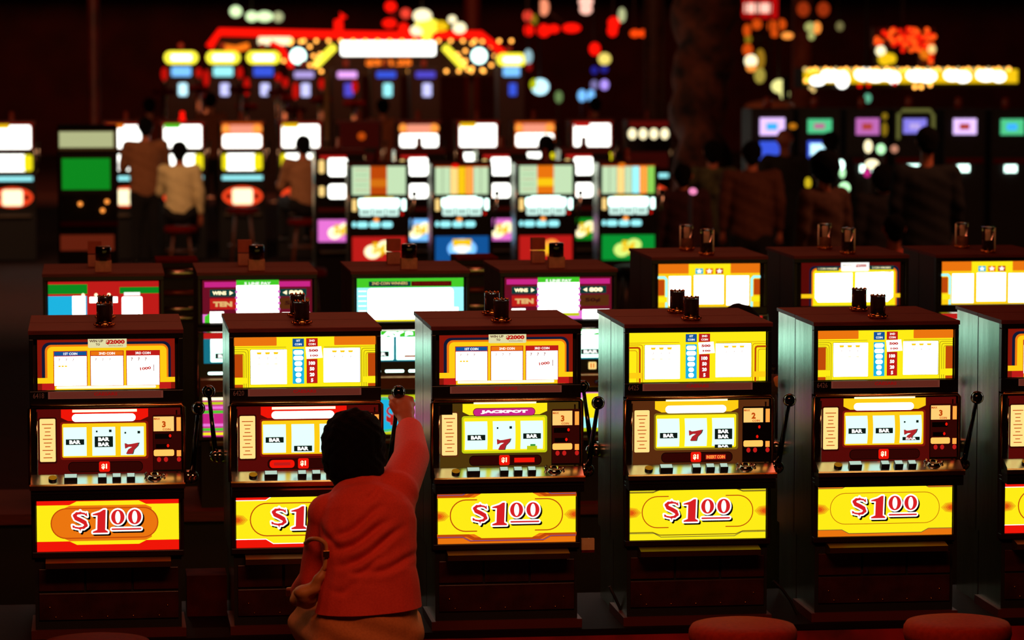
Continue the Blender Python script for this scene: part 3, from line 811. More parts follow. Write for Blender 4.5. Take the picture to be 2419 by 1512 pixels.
    fm = pb('door_frame', (34, 14, 8), .35)
    f.box(-HW + .003, HW - .003, -.012, .035, g1, z1, fm).box(-HW + .003, HW - .003, -.012, .035, z0, g0, fm).box(-HW + .003, -gx, -.012, .035, g0, g1, fm).box(gx, HW - .003, -.012, .035, g0, g1, fm)
    f.build('price_door', r, bevel=.002, key='pdoor')
    if layout == 'one':
        a, sz = belly_art(belly)
    else:
        a = Art(0, 0, KX); a.rect(-164, -66, 164, 66, {'cyan': CYAN, 'magenta': MAG, 'mix': MAGL}[belly], 1)
        a.poly([(-164, -66), (164, -66), (164, -50), (60, -56), (-40, -48), (-164, -54)], YGRN, 2)
        a.poly([(-164, 66), (164, 66), (164, 48), (60, 56), (-40, 46), (-164, 52)], YGRN, 2)
        if belly == 'cyan':
            a.line([(-164, -40), (164, -42)], 6, GRN, 2); a.rect(40, -50, 164, 50, MAGL, 2); a.rect(60, -44, 120, 44, YEL, 3); a.line([(-164, 40), (164, 42)], 5, GRN, 2)
            a.text('$', -62, 0, 62, REDM, 5, fat=.06); a.text('$', 30, 0, 62, REDM, 5, fat=.06)
        else:
            for k, m in enumerate((YGRN, MAGL, GRN, WHITEW, MAG, MAG, WHITEW, GRN, YEL)): a.rect(-164, -62 + k * 14, 164, -54 + k * 14, m, 3)
            if belly == 'mix': a.rect(60, -40, 164, 40, CYAN, 4); a.rect(-164, -30, -100, 40, YEL, 4); a.text('$', 0, 0, 66, REDM, 5, fat=.06)
        sz = (328, 131)
    a.build('price_glass', r, (0, -.002, (g0 + g1) / 2), key='bg%s%s' % (layout, belly), back=BLACK, size=sz)
    # ---- coin tray and stand
    t = MB().prism_x([(.03, Z(1292)), (-.03, Z(1294)), (-.075, Z(1299)), (-.075, Z(1312)), (-.02, Z(1318)), (.03, Z(1318))], -.235, .235, pb('tray', (96, 62, 34), .35, .7))
    t.build('coin_tray', r, key='tray')
    s = MB(); s.box(-HW + .012, HW - .012, .01, DEP, 0.022, Z(1300), BLACKM, {'left': side, 'right': side})
    s.box(-HW - .004, HW + .004, -.012, DEP, 0, .034, pb('plinth', (92, 26, 16), .5))
    s.build('stand', r, key='stand%s' % steel)
    p = MB()
    for k in range(3): p.box(-.262 + k * .178, -.262 + k * .178 + .170, .003, .011, Z(1372), Z(1320), PANELR)
    p.box(-.262, .264, .003, .011, Z(1440), Z(1377), PANELR)
    p.build('stand_panel', r, bevel=.002, key='spanel')
    bo = MB()
    for k in range(5): bo.ball((-.20 + k * .0975, .002, Z(1433)), .004, GOLD, 8)
    bo.ball((-.222, .002, Z(1410)), .004, GOLD, 8); bo.ball((.222, .002, Z(1410)), .004, GOLD, 8)
    bo.build('bolts', r, key='bolts')
    if lever_tip: lever(r, 1, HW + lever_tip[0], lever_tip[1], -.075, Z(1112), .03)
    # service light on top
    candle(light, r, -.005, .13 if light == 'black' else .09, H)
    return r


def rear(xw, yw, label, light, steel=True, zt=0, lev=(-.045, .60), lx=-.02):
    """Machine standing back to back with the one in front; we see its top, flank, lamp and handle."""
    r = thing('slot_machine', (xw, yw + 2 * DEP + .012, PZ), label, 'slot machine', rz=pi)
    H = HTOP + zt; side = STEEL if steel else WOODD
    MB().box(-HW, HW, .02, DEP, Z(1300), H - .014, BLACKM, {'left': side, 'right': side}).build('cabinet', r, key='rc%s%.3f' % (steel, zt))
    MB().box(-HW - .003, HW + .003, 0, DEP + .004, H - .014, H, WOOD).build('top_board', r, key='rtb%.3f' % zt)
    MB().box(-HW + .012, HW - .012, .01, DEP, 0, Z(1300), BLACKM, {'left': side, 'right': side}).build('stand', r, key='rs%s' % steel)
    MB().box(-.27, .27, .012, .02, Z(905), Z(785), em('rear_top', (255, 220, 120), .9)).build('top_glass', r, key='rtg')
    MB().box(-.27, .27, .002, .02, Z(1278), Z(1147), em('rear_price', (255, 214, 40), .8)).build('price_glass', r, key='rpg')
    MB().box(-.25, .25, .008, .02, Z(1090), Z(950), em('rear_reel', (220, 160, 90), .6)).box(-.28, .28, -.08, .02, Z(1125), Z(1100), DECK).build('reel_door', r, key='rrd')
    if lev: lever(r, 1, HW - lev[0], lev[1], -.03, Z(1112), .06)
    candle(light, r, lx, .22, H)
    return r


def XW(px, Y=0.0): return P(px, 764 if Y < 1 else 637, Y).x


# row one ------------------------------------------------------------
xa, xb, xc, xd, xe, xf = XW(250), XW(721), XW(1197), XW(1650.5), XW(2095), XW(2536)
G1 = 'dollar slot machines in the front row'
slot(xa, 'slot machine at the left end of the front row with red and orange price glass', 'arches', 'redorange', ['BAR:0', 'BAR:-6|BAR:6|DOTS:-24', 'SEVEN:16|DOTS:-20'], 'red', 'red', number='6418', group=G1)
slot(xb, 'slot machine the seated woman is playing, with red bordered yellow price glass', 'bars_orange', 'red', ['BAR:2', 'BAR:23', 'DOTS:-20|BAR:8'], 'red', 'red', number='6420', group=G1, insert='left', lever_tip=(.060, .931))
slot(xc, 'slot machine with three pay cards on top and magenta pill, right of the seated woman', 'arches', 'orange', ['BAR:4', 'SEVEN:20|DOTS:-18', 'BAR:2|GREEN:30'], 'green', 'yellow', False, group=G1, insert='right', notch=True)
slot(xd, 'slot machine with all yellow price glass, behind the middle stool', 'bars_yellow', 'yellow', ['BAR:6', 'SEVEN:6', 'BAR:-2|BAR:10|BARCUT:33'], 'olive', 'orange', number='6425', group=G1, insert='text', coin='2')
slot(xe, 'slot machine with orange edged yellow price glass, second from right end of front row', 'bars_orange', 'yelloworange', ['BAR:2', 'BAR:2', 'DOTS:-18|SEVEN:12|BARCUT:22'], 'red', 'orange', number='6426', group=G1)
slot(xf, 'slot machine cut by the right picture edge in the front row', 'arches', 'red', ['BAR:2', 'SEVEN:6', 'BAR:2'], 'red', 'yellow', group=G1)
for (x, l) in ((xa, 'behind the machine at the left end'), (xb, 'behind the machine the woman plays'), (xc, 'behind the machine with three pay cards, right of the woman'), (xd, 'behind the machine with the all yellow price glass'), (xe, 'behind the second machine from the right end'), (xf, 'behind the machine cut by the right edge')):
    rear(x, 0, 'rear facing machine ' + l, 'black', lx=0, lev=(-.055, .858) if x not in (xa, xc) else None)

# the bench they stand on
b = MB(); b.box(-2.2, 6.6, -.05, 2 * DEP + .1, .488, PZ, pb('bench_top', (30, 10, 7), .7, noise=(20, 7, 5), scale=6, stretch=(1, 10, 10), spec=.1))
b.box(-2.2, 6.6, -.045, 2 * DEP + .05, 0, .488, FASCIA)
tag(b.build('bench'), 'long low dark red bench carrying the front row of machines', 'bench')
# card box between two machines
b = MB(); q = P(1389, 1286, .02); hx = 15.5 * KX
b.box(-hx, hx, 0, .02, -.022, .022, PAPER).box(-hx, hx, -.001, .02, -.032, -.022, REDFAB)
tag(b.build('notice_card', None, q), 'small cream notice card in the gap beside the orange bordered price glass', 'card')

b = MB(); q0, q1 = P(441, 1360, .42), P(536, 1360, .42)
b.box(q0.x, q1.x, .42, .60, PZ, q0.z - .001, pb('brown_panel', (104, 34, 20), .9, noise=(70, 22, 14), scale=8, spec=.02))
tag(b.build('access_panel'), 'low reddish brown panel in the gap left of the machine the woman plays', 'panel')
for (pts, lab) in (([(1826, 1372), (1848, 1392), (1868, 1420), (1884, 1452), (1893, 1474)], 'black power cable sloping down in the gap right of the all yellow machine'), ([(1440, 1385), (1452, 1410), (1466, 1440), (1474, 1462)], 'thin black cable in the gap left of the all yellow machine')):
    b = MB().tube([P(x, y, .16) for (x, y) in pts], .006, BLACKM, 8); tag(b.build('power_cable'), lab, 'cable')

# row two ------------------------------------------------------------
Y2 = 3.42
ys2 = SCL(1000, Y2)
x2 = [XW(244, Y2), XW(608, Y2), XW(970, Y2), XW(1320, Y2)]
K2 = dict(layout='two', steel=False, group='slot machines of the second row', yw=Y2, lever_tip=(.04, .56))
zt2 = -.03
slot(x2[0], 'second row slot machine with green and red top glass, behind the left end machine', 'green_red', 'magenta', ['BAR:0', 'SEVEN:6', 'BAR:4'], 'cyan', 'cyan', light='beige', zt=zt2, **K2)
slot(x2[1], 'second row slot machine with magenta ended top glass, above the machine the woman plays', 'magenta', 'magenta', ['BAR:0', 'BAR:6', 'BAR:4'], 'red', 'red', light='beige', zt=zt2, **K2)
slot(x2[2], 'second row slot machine with cyan and white top glass', 'cyan', 'cyan', ['BAR:8', 'SEVEN:6', 'BAR:4'], 'cyan', 'cyan', light='beige', zt=zt2, **K2)
slot(x2[3], 'second row slot machine with magenta top glass, just right of the cyan one', 'magenta', 'mix', ['BAR:8', 'SEVEN:6', 'BAR:14'], 'cyan', 'cyan', light='beige', zt=zt2, **K2)
for x, l in zip(x2, ('green and red top glass', 'left magenta top glass', 'cyan top glass', 'right magenta top glass')):
    rear(x, Y2, 'rear facing second row machine behind the ' + l, 'block', steel=False, zt=zt2, lev=None, lx=.04)
x2r = [XW(1677, Y2), XW(2012, Y2), XW(2345, Y2)]
for x, st, l in zip(x2r, ('star_yellow', 'cards_two', 'star_yellow'), ('slot machine with yellow top glass, three star boxes and tall clear lamp, second row', 'slot machine with two pay cards and dark arches on top, second row', 'slot machine at the right picture edge in the second row')):
    slot(x, l, st, 'magenta', ['BAR:8', 'SEVEN:6', 'BAR:14'], 'red', 'orange', light='tall_dark', zt=.026, **K2)
for x, l in zip(x2r, ('star boxes', 'two pay cards', 'the right picture edge')):
    rear(x, Y2, 'rear facing machine with tall clear lamp, second row, behind ' + l, 'tall', steel=False, zt=.026, lev=None, lx=.03)
b = MB(); b.box(x2[0] - 1.6, x2r[-1] + .6, Y2 - .1, Y2 + 2 * DEP + .1, .46, PZ, WOOD); b.box(x2[0] - 1.6, x2r[-1] + .6, Y2 - .06, Y2 + 2 * DEP + .05, 0, .46, BLACKM)
tag(b.build('bench'), 'long low bench carrying the second row of machines', 'bench')
# --------------------------------------------------------------- PART2
# row three and beyond ------------------------------------------------------------
def far_slot(pxc, Y, label, parts, width=.55, group=None, ztop=1.66, light='red', stool=None, candle_m=None):
    """Distant machine. parts: list of (name, z_top_offset, z_bottom_offset, draw function) below the machine's top."""
    x = P(pxc, 500, Y).x
    r = thing('slot_machine', (x, Y, 0), label, 'slot machine', group)
    hw = width / 2
    MB().box(-hw, hw, 0, .34, .03, ztop - .015, BLACKM, {'left': STEEL, 'right': STEEL}).build('cabinet', r, key='fc%.2f%.2f' % (width, ztop))
    MB().box(-hw - .006, hw + .006, -.006, .345, ztop - .015, ztop, WOOD).box(-hw, hw, -.005, 0, ztop - .045, ztop - .015, pb('red_edge', (130, 26, 18), .4)).build('top_board', r, key='ft%.2f%.2f' % (width, ztop))
    f = MB()
    zs = [(ztop - a, ztop - b_) for (_, a, b_, _) in parts]
    for i in range(len(zs)):
        lo = zs[i][1]; nx = zs[i + 1][0] if i + 1 < len(zs) else lo - .05
        f.box(-hw, hw, -.008, 0, nx, lo, BLACK)
    for sx in (-1, 1): f.tube([(sx * hw, -.01, zs[-1][1]), (sx * hw, -.01, zs[0][0])], .006, CHROME, 6)
    f.build('front_frame', r)
    for (nm, a_, b_, fn) in parts:
        h = a_ - b_
        a = Art(0, 0, 1.0); hh = (b_ - a_) / 2
        fn(a, hw - .03, hh)
        a.build(nm, r, (0, -.012, ztop - (a_ + b_) / 2), back=BLACK, size=((hw - .02) * 2, hh * 2 + .01), depth=.011)
    MB().prism_x([(0, ztop - parts[-1][2] - .08), (-.07, ztop - parts[-1][2] - .09), (-.07, ztop - parts[-1][2] - .11), (0, ztop - parts[-1][2] - .12)], -hw * .8, hw * .8, CHROMEW).build('coin_tray', r)
    cap = candle_m or pb('candle_brown', (120, 44, 26), .4)
    MB().lathe([(.04, 0), (.04, .03), (.03, .035), (.028, .11), (0, .12)], (0, .1, ztop), cap, 14).build('top_light', r)
    o = MB().tube([(hw, .1, ztop - .62), (hw + .03, .1, ztop - .62), (hw + .05, .02, ztop - .30)], [.02, .014, .009], CHROME, 8).build('lever', r)
    MB().ball((hw + .05, .02, ztop - .28), .026, KNOB, 12).build('lever_knob', o)
    return r


def g_bars(m0, m1, m2, top=None):
    def fn(a, w, h):
        a.rect(-w, -h, w, h, m0, 1); a.rect(-w * .33, -h, w * .30, h, m1, 2); a.rect(-w * .33, -h * .1, w * .30, h * .45, m2, 3)
        for k in range(5): a.rect(-w * .9, -h + .03 + k * .045, -w * .4, -h + .034 + k * .045, GRND if k % 2 else ORGD, 3)
        if top: a.ell(0, -h + .03, .03, .02, top, 5)
    return fn


def g_cols(cols, top=None):
    def fn(a, w, h):
        n = len(cols)
        for i, m in enumerate(cols): a.rect(-w + 2 * w * i / n, -h, -w + 2 * w * (i + 1) / n - .004, h, m, 1)
        a.rect(-w, -h, w, -h + .012, ORGD, 2)
        if top: a.ell(-w * .25, -h, .035, .02, top, 3)
    return fn


PALE = em('pale_card', (206, 236, 190), .95)


def g_reels(cap):
    def fn(a, w, h):
        a.rect(-w, -h, w, h, BLACK, 1); a.rect(-w * .55, -h, w * .55, -h + .02, cap, 2)
        for k in (-1, 0, 1):
            a.rr(k * w * .5 - w * .23, -h + .014, k * w * .5 + w * .23, h * .98, .012, REEL, 3); a.rr(k * w * .5 - w * .26, -h + .014, k * w * .5 + w * .26, h * .05, .012, WHITEC, 4)  # upper half painted brighter, as lit by the reel lamp
            a.rect(k * w * .5 - w * .16, h * .45, k * w * .5 + w * .16, h * .7, em('reel_grey', (110, 150, 140), .6), 5)
        a.rr(-w, -h + .02, -w * .84, h * .5, .01, CREAM, 3); a.rr(w * .86, -h + .02, w, h * .4, .01, WHITEC, 3); a.ell(w * .86, h * .8, .012, .012, REDB, 4, 10)
    return fn


def g_buttons(a, w, h):
    a.rect(-w, -h, w, h, BLACK, 1); a.ell(-w * .93, 0, .018, .026, CYANL, 2, 12)
    for x in (-.62, -.16, .30): a.rr(w * x - w * .2, -h * .6, w * x + w * .2, h * .7, .02, CYANL, 2)
    a.ell(-w * .1, -h, .024, .022, ORGB, 4, 12)


def g_belly(bg, blob, m2=None, star=False):
    def fn(a, w, h):
        a.rect(-w, -h, w, h, bg, 1)
        if star:
            a.ell(0, 0, w * .55, h * .8, SKY, 2); a.rect(-w * .35, -h * .75, w * .35, -h * .2, YEL2, 3); a.ell(0, 0, w * .35, h * .3, WHITE1, 4); a.poly([(-w * .2, h * .2), (w * .2, h * .2), (0, h * .8)], WHITE1, 4)
        else:
            a.ell(-w * .25, h * .2, w * .30, h * .55, blob, 2); a.ell(w * .22, -h * .2, w * .28, h * .5, blob, 2); a.text('5¢', 0, 0, h * 1.1, m2 or YEL2, 3, fat=.06)
    return fn


Y3 = 16.9
s3 = SCL(1180, Y3)
G3 = 'slot machines in the third row'
spec3 = [(895, 'third row slot machine with red centre stripe above red price glass, left one', g_bars(PALE, ORGD, em('gold_stripe', (225, 120, 20), .9)), g_reels(YEL2), g_belly(REDM, WHITEW), None),
         (1091, 'third row slot machine with blue price glass', g_cols([PALE, PALE, CREAM, YEL2, ORGB, PALE, PALE], REDB), g_reels(WHITEC), g_belly(BLUE, WHITEW, star=True), None),
         (1289, 'third row slot machine with orange centre stripe above red price glass, right one', g_bars(PALE, ORG, YEL2), g_reels(WHITEC), g_belly(REDM, ORGB), None),
         (1484, 'third row slot machine with green price glass and rainbow columns', g_cols([PALE, PALE, CREAM, PALE, CYANL, ORGB, em('lime', (150, 220, 90), .95)], ORG), g_reels(YEL2), g_belly(em('green_price', (10, 150, 50), .95), em('lime_pale', (210, 240, 120), 1.2)), None)]
for px, lab, t_, rl, bl, _ in spec3:
    far_slot(px, Y3, lab, [('top_glass', .03, .285, t_), ('reel_glass', .305, .475, rl), ('button_strip', .51, .59, g_buttons), ('price_glass', .66, .885, bl)], width=.54, group=G3)


def g_white(tint, c2=None):
    def fn(a, w, h):
        a.rect(-w, -h, w, h, tint, 1); a.rr(-w * .92, -h * .8, w * .92, h * .95, .02, WHITE, 2)
        if c2: a.rr(-w * .9, -h * .9, -w * .1, -h * .55, .01, c2, 3)
    return fn


def g_yell(a, w, h):
    a.rect(-w, -h, w, h, BLACK, 1); a.rr(-w * .8, -h, w * .75, h, .03, WHITE, 2); a.rr(w * .55, -h, w, h, .03, YEL, 3); a.rr(-w, -h, -w * .72, h, .03, YEL, 3)


def g_oval(a, w, h):
    a.rect(-w, -h, w, h, BLACK, 1); a.ell(0, 0, w, h, em('oval_red', (250, 70, 30), 1.1), 2); a.rr(-w * .5, -h * .75, w * .5, h * .8, .03, WHITEW, 3)
    a.ell(-w * .7, 0, w * .13, h * .3, MAROON, 4, 12); a.ell(w * .7, 0, w * .13, h * .3, MAROON, 4, 12)


def g_dim(m): return lambda a, w, h: (a.rect(-w, -h, w, h, m, 1))


def g_white4(c2):
    def fn(a, w, h):
        a.rect(-w, -h, w, h, BLACK, 1); a.rr(-w * .52, -h * .8, w * .34, h * .85, .03, WHITE, 2); a.rr(-w * .95, -h * .6, -w * .7, h * .6, .02, CREAM, 2)
        if c2: a.rr(-w * .9, -h, w * .3, -h * .75, .01, c2, 3)
    return fn


Y4 = 20.4
for px, l, m in ((803, 'small white lit slot machine seen left of the red striped third row machine', MAGL), (993, 'fourth row slot machine seen in the first gap of the third row', SKY), (1187, 'fourth row slot machine seen in the middle gap of the third row', MAGL), (1382, 'fourth row slot machine seen in the right gap of the third row', GRND)):
    far_slot(px, Y4, l, [('top_glass', .06, .28, g_white4(REDM)), ('reel_glass', .33, .50, g_white4(None)), ('button_strip', .58, .62, g_dim(MARD)), ('price_glass', .70, .92, g_belly(m, WHITEW))], width=.50, group='slot machines of the fourth row')

Y5 = 28.6
row5 = [(300, 'far bank slot machine left of the standing man in the brown shirt', ORG), (433, 'far bank slot machine with a glowing red lamp on top', GRN), (573, 'far bank slot machine between the white shirted and tan shirted players', ORGB), (711, 'far bank slot machine the tan shirted player sits at', YEL2),
        (850, 'dim far bank slot machine just right of the tan shirted player', None),
        (990, 'far bank slot machine with pink header above the third row', PINKD), (1129, 'far bank slot machine with large all white glass', YEL2), (1263, 'far bank slot machine with orange spots behind a dark haired head', ORGB), (1398, 'far bank slot machine with red header and yellow spots', REDM), (1532, 'rightmost far bank slot machine with a row of four white discs', REDM)]
row5 += [(30, 'far bank slot machine left of the green screened cabinet', YEL2), (1665, 'far bank slot machine half hidden by the mottled trunk', None)][:1]
for i, (px, lab, c) in enumerate(row5):
    if i == 4:
        tp = lambda a, w, h: (a.rect(-w, -h, w, h, MARD, 1), a.ell(w * .1, h * .1, w * .2, h * .3, ORGD, 2))
        rl = g_dim(MARD)
    elif i == 9:
        tp = lambda a, w, h: (a.rect(-w, -h, w, h, BLACK, 1), a.rect(-w, -h, w, -h * .55, MAROON, 2), [a.ell(-w * .85 + k * w * .55, h * .0, w * .21, h * .42, WHITEW, 3) for k in range(4)])
        rl = g_dim(MARD)
    elif i in (2, 5, 7):
        tp = lambda a, w, h, c=c: (a.rect(-w, -h, w, h, ORGD if i != 5 else MAROON, 1), a.rect(-w * .6, -h * .8, w * .6, 0, em('pink_head', (255, 160, 130), 1.0), 2), a.ell(-w * .8, -h * .5, w * .2, h * .35, ORGB, 2), a.ell(w * .75, -h * .5, w * .25, h * .35, ORGB, 2), a.rr(-w * .95, -h * .05, w * .95, h * .95, .03, WHITE, 3))
        rl = g_yell
    else:
        tp = g_white(REDD, c); rl = g_yell
    far_slot(px, Y5, lab, [('top_glass', .02, .34, tp), ('reel_glass', .41, .61, rl), ('button_strip', .68, .73, g_dim(CYANL)), ('price_glass', .81, 1.06, g_oval)], width=.56, ztop=1.74, group='slot machines of the far bank', candle_m=NEON if i == 1 else None)

# a green screened game at the far left edge
x0 = P(215, 400, 17.5).x
r = thing('video_game_cabinet', (x0, 17.5, 0), 'dark video game cabinet with a green screen at the left edge', 'game machine')
MB().box(-.30, .24, 0, .6, 0, 1.98, BLACKM).build('cabinet', r, bevel=.01)
MB().box(-.29, .23, -.03, 0, 1.76, 1.94, pb('pale_header', (200, 200, 160), .5)).build('header_trim', r)
MB().box(-.28, .20, -.034, -.03, 1.79, 1.93, em('header', (200, 205, 150), .8)).build('header_sign', r)
MB().box(-.26, .17, -.02, -.012, 1.41, 1.69, GRND).build('screen', r, bevel=.004)
MB().box(-.28, .22, -.012, 0, 1.36, 1.74, BLACK).build('screen_bezel', r)
k = MB()
for (xx, zz) in ((.14, 1.30), (-.1, 1.28), (.10, 1.22)): k.ball((xx, -.02, zz), .022, ORGB, 10)
k.build('buttons', r)
MB().box(-.28, .24, -.05, 0, 1.08, 1.12, REDFAB).box(-.28, .2, -.02, 0, .86, 1.0, em('coin_door', (120, 40, 20), .6)).build('coin_door', r)

# ------------------------------------------------------------------ stools
def stool(loc, label, mat, r=.195, h=.72, group=None, legs='metal'):
    t = thing('bar_stool', loc, label, 'stool', group)
    MB().lathe([(r * .80, h - .085), (r * .97, h - .075), (r, h - .05), (r * .99, h - .028), (r * .94, h - .012), (r * .7, h - .003), (0, h)], (0, 0, 0), mat, 40).build('seat', t)
    lm = pb('stool_leg', (60, 34, 22), .3, .7) if legs == 'metal' else pb('stool_leg_wood', (110, 56, 30), .4)
    for k in range(4):
        a = pi / 4 + k * pi / 2
        MB().tube([(r * .6 * cos(a), r * .6 * sin(a), h - .08), (r * 1.02 * cos(a), r * 1.02 * sin(a), 0)], .013, lm, 8).build('leg', t)
    MB().tube([(r * .86 * cos(2 * pi * k / 16), r * .86 * sin(2 * pi * k / 16), .28) for k in range(17)], .008, lm, 6, False).build('foot_ring', t)
    return t


def at_z(px, py, z):                               # where the ray through a pixel meets height z
    d = FW * F_PX + RT * (px - 1209.5) - UP * (py - 756.0); t = (z - CAM.z) / d.z
    return CAM + d * t


for (px, py, lab, m) in ((1755, 1469, 'brown vinyl bar stool in front of the machine with all yellow price glass', BRASSV), (2262, 1462, 'brown vinyl bar stool in front of the second machine from the right', BRASSV), (228, 1508, 'dark red vinyl bar stool in front of the leftmost machine', REDFAB)):
    q = at_z(px, py, .70); stool((q.x, q.y, 0), lab, m, h=.70)
for (px, Y, h, lab) in ((427, 26.4, .57, 'dark red topped stool under the white shirted player'), (718, 26.9, .62, 'round stool under the tan shirted player'), (573, 27.3, .74, 'empty dark stool at the far bank between two players')):
    q = P(px, 500, Y); stool((q.x, q.y, 0), lab, REDFAB, h=h, r=.2, legs='wood', group='stools of the far bank')
for (px, lab) in ((720, 'red topped stool left of the third row machines'), (905, 'dark stool in front of the left red price glass of the third row'), (1128, 'dark stool in front of the blue price glass'), (1335, 'dark stool in front of the right red price glass of the third row'), (1500, 'dark stool in front of the green price glass')):
    q = P(px, 600, 15.9); stool((q.x, q.y, 0), lab, REDFAB if px == 720 else BLACKM, h=.80, r=.19, group='stools of the third row')

# steel trimmed cashier counter seen between second row machines
for (px, lab) in ((418, 'steel banded coin cabinet in the gap left of the left magenta glass'), (1128, 'steel banded coin cabinet in the gap right of the cyan glass')):
    q = P(px, 640, 6.4)
    r = thing('coin_cabinet', (q.x, q.y, 0), lab, 'cabinet')
    MB().box(-.12, .12, 0, .35, 0, 1.50, BLACKM).build('body', r)
    MB().box(-.12, .12, -.02, .35, 1.50, 1.515, REDFAB).build('counter_top', r)
    for (z0, z1, m) in ((1.41, 1.475, CHROMEW), (1.31, 1.345, pb('bronze_band', (120, 50, 30), .4, .5)), (1.22, 1.25, CHROMEW), (1.165, 1.20, CHROMEW)):
        MB().tube([(-.115, -.01, (z0 + z1) / 2), (.115, -.01, (z0 + z1) / 2)], (z1 - z0) / 2, m, 12).build('rail', r)

# ------------------------------------------------------------------ people
def smooth_min_mesh(name, caps, mat, parent, voxel=.01, smooth=4, disp=None, cut=None):
    """One continuous skin from overlapping tapered limbs: list of (p0, r0, p1, r1[, scale_x, scale_y])."""
    mb = MB()
    for c in caps:
        p0, r0, p1, r1 = Vector(c[0]), c[1], Vector(c[2]), c[3]
        sx, sy = (c[4], c[5]) if len(c) > 4 else (1, 1)
        t = p1 - p0; L = t.length
        if L < 1e-5:
            mb.ball(p0, r0, mat, 20, (sx, sy, 1)); continue
        t.normalize()
        a = Vector((0, 1, 0)) if abs(t.y) < .9 else Vector((1, 0, 0))
        u = t.cross(a).normalized(); v = t.cross(u).normalized()
        if abs(t.z) > .7: u = Vector((1, 0, 0)); u = (u - t * u.dot(t)).normalized(); v = t.cross(u).normalized()
        rings = []; seg = 20; n = 5
        prof = [(-r0 * cos(pi / 2 * k / n), r0 * sin(pi / 2 * k / n)) for k in range(n + 1)] + [(L + r1 * sin(pi / 2 * k / n), r1 * cos(pi / 2 * k / n)) for k in range(n + 1)]
        b0 = len(mb.v)
        for (h, rr) in prof:
            rr = max(rr, .0005)
            for k in range(seg):
                an = 2 * pi * k / seg
                mb.v.append(tuple(p0 + t * h + u * (cos(an) * rr * sx) + v * (sin(an) * rr * sy)))
        m_ = len(prof)
        for i in range(m_ - 1):
            for k in range(seg):
                l = (k + 1) % seg
                mb.face([b0 + i * seg + k, b0 + i * seg + l, b0 + (i + 1) * seg + l, b0 + (i + 1) * seg + k], mat, True)
        mb.face([b0 + k for k in range(seg)][::-1], mat); mb.face([b0 + (m_ - 1) * seg + k for k in range(seg)], mat)
    o = mb.build('tmp')
    bm = bmesh.new(); bm.from_mesh(o.data); bmesh.ops.recalc_face_normals(bm, faces=bm.faces); bm.to_mesh(o.data); bm.free()
    md = o.modifiers.new('r', 'REMESH'); md.mode = 'VOXEL'; md.voxel_size = voxel; md.use_smooth_shade = True
    ms = o.modifiers.new('s', 'SMOOTH'); ms.factor = .5; ms.iterations = smooth
    dg = bpy.context.evaluated_depsgraph_get(); dg.update()
    me = bpy.data.meshes.new_from_object(o.evaluated_get(dg))
    if disp:
        nn = [v.normal.copy() for v in me.vertices]
        for v, n in zip(me.vertices, nn): v.co += n * disp(v.co)
    if cut is not None:
        bm = bmesh.new(); bm.from_mesh(me)
        bmesh.ops.bisect_plane(bm, geom=bm.verts[:] + bm.edges[:] + bm.faces[:], plane_co=cut[0], plane_no=cut[1], clear_outer=True)
        bm.to_mesh(me); bm.free()
    me.name = name
    if not me.materials: me.materials.append(mat)
    old = o.data; bpy.data.objects.remove(o); bpy.data.meshes.remove(old)
    q = bpy.data.objects.new(name, me); COL.objects.link(q)
    for p_ in me.polygons: p_.use_smooth = True
    if parent: q.parent = parent
    return q


SKIN = pb('skin', (205, 120, 84), .5, noise=(188, 104, 72), scale=14)
HAIR = pb('dark_hair', (8, 5, 4), .95, spec=.15, noise=(3, 2, 2), scale=90, stretch=(1, 1, .3), bump=.6)
JACKET = pb('coral_jacket', (236, 72, 52), .85, noise=(222, 62, 44), scale=160, bump=.12)
SKIRT = pb('tan_skirt', (216, 132, 70), .8, noise=(200, 118, 60), scale=120, bump=.1)
BAG = pb('tan_leather', (204, 140, 72), .5, noise=(180, 116, 56), scale=30)


def M(px, py, Y): return P(px, py, Y)


def lump(c, amp, fr, ph=0):
    return amp * (sin(c.x * fr + ph) * sin(c.y * fr * 1.3 + 1 + ph) + .6 * sin(c.z * fr * 1.7 + c.x * fr * .6 + ph))


# the seated woman
root = thing('person', (P(865, 1490, -.85).x, -.85, 0), 'seated woman in coral red jacket seen from behind, raised right hand on machine handle', 'person')
O = root.location
def R_(px, py, Y): q = P(px, py, Y); return Vector((q.x - O.x, q.y - O.y, q.z))
hip = R_(868, 1490, -.86); waist = R_(875, 1350, -.84); chest = R_(868, 1235, -.78); neckb = R_(850, 1150, -.70); head = R_(833, 1060, -.62)
shR = R_(935, 1165, -.68); elR = R_(972, 1080, -.44); wrR = R_(964, 1008, -.17)
shL = R_(775, 1215, -.74); elL = R_(742, 1368, -.70); wrL = R_(712, 1400, -.52)
kn = R_(938, 917, -.075) + Vector((.004, .0, -.040))
hand = R_(956, 974, -.115)
body = [(hip, .15, waist, .125, 1.25, .8), (waist, .125, chest, .13, 1.2, .8), (chest, .13, neckb, .06, 1.1, .8), (neckb, .052, head, .05),
        (head + Vector((0, 0, .01)), .082, head + Vector((0, .02, .03)), .085, .95, 1.05), (head + Vector((0, .07, -.05)), .045, head + Vector((0, .05, -.02)), .05),
        (head + Vector((-.082, .01, 0)), .018, head + Vector((-.084, .01, .02)), .016), (head + Vector((.082, .01, 0)), .018, head + Vector((.084, .01, .02)), .016),
        (head + Vector((0, .098, .0)), .012, head + Vector((0, .108, -.02)), .016),
        (shR, .055, elR, .044), (elR, .044, wrR, .028), (shL, .055, elL, .042), (elL, .042, wrL, .028)]
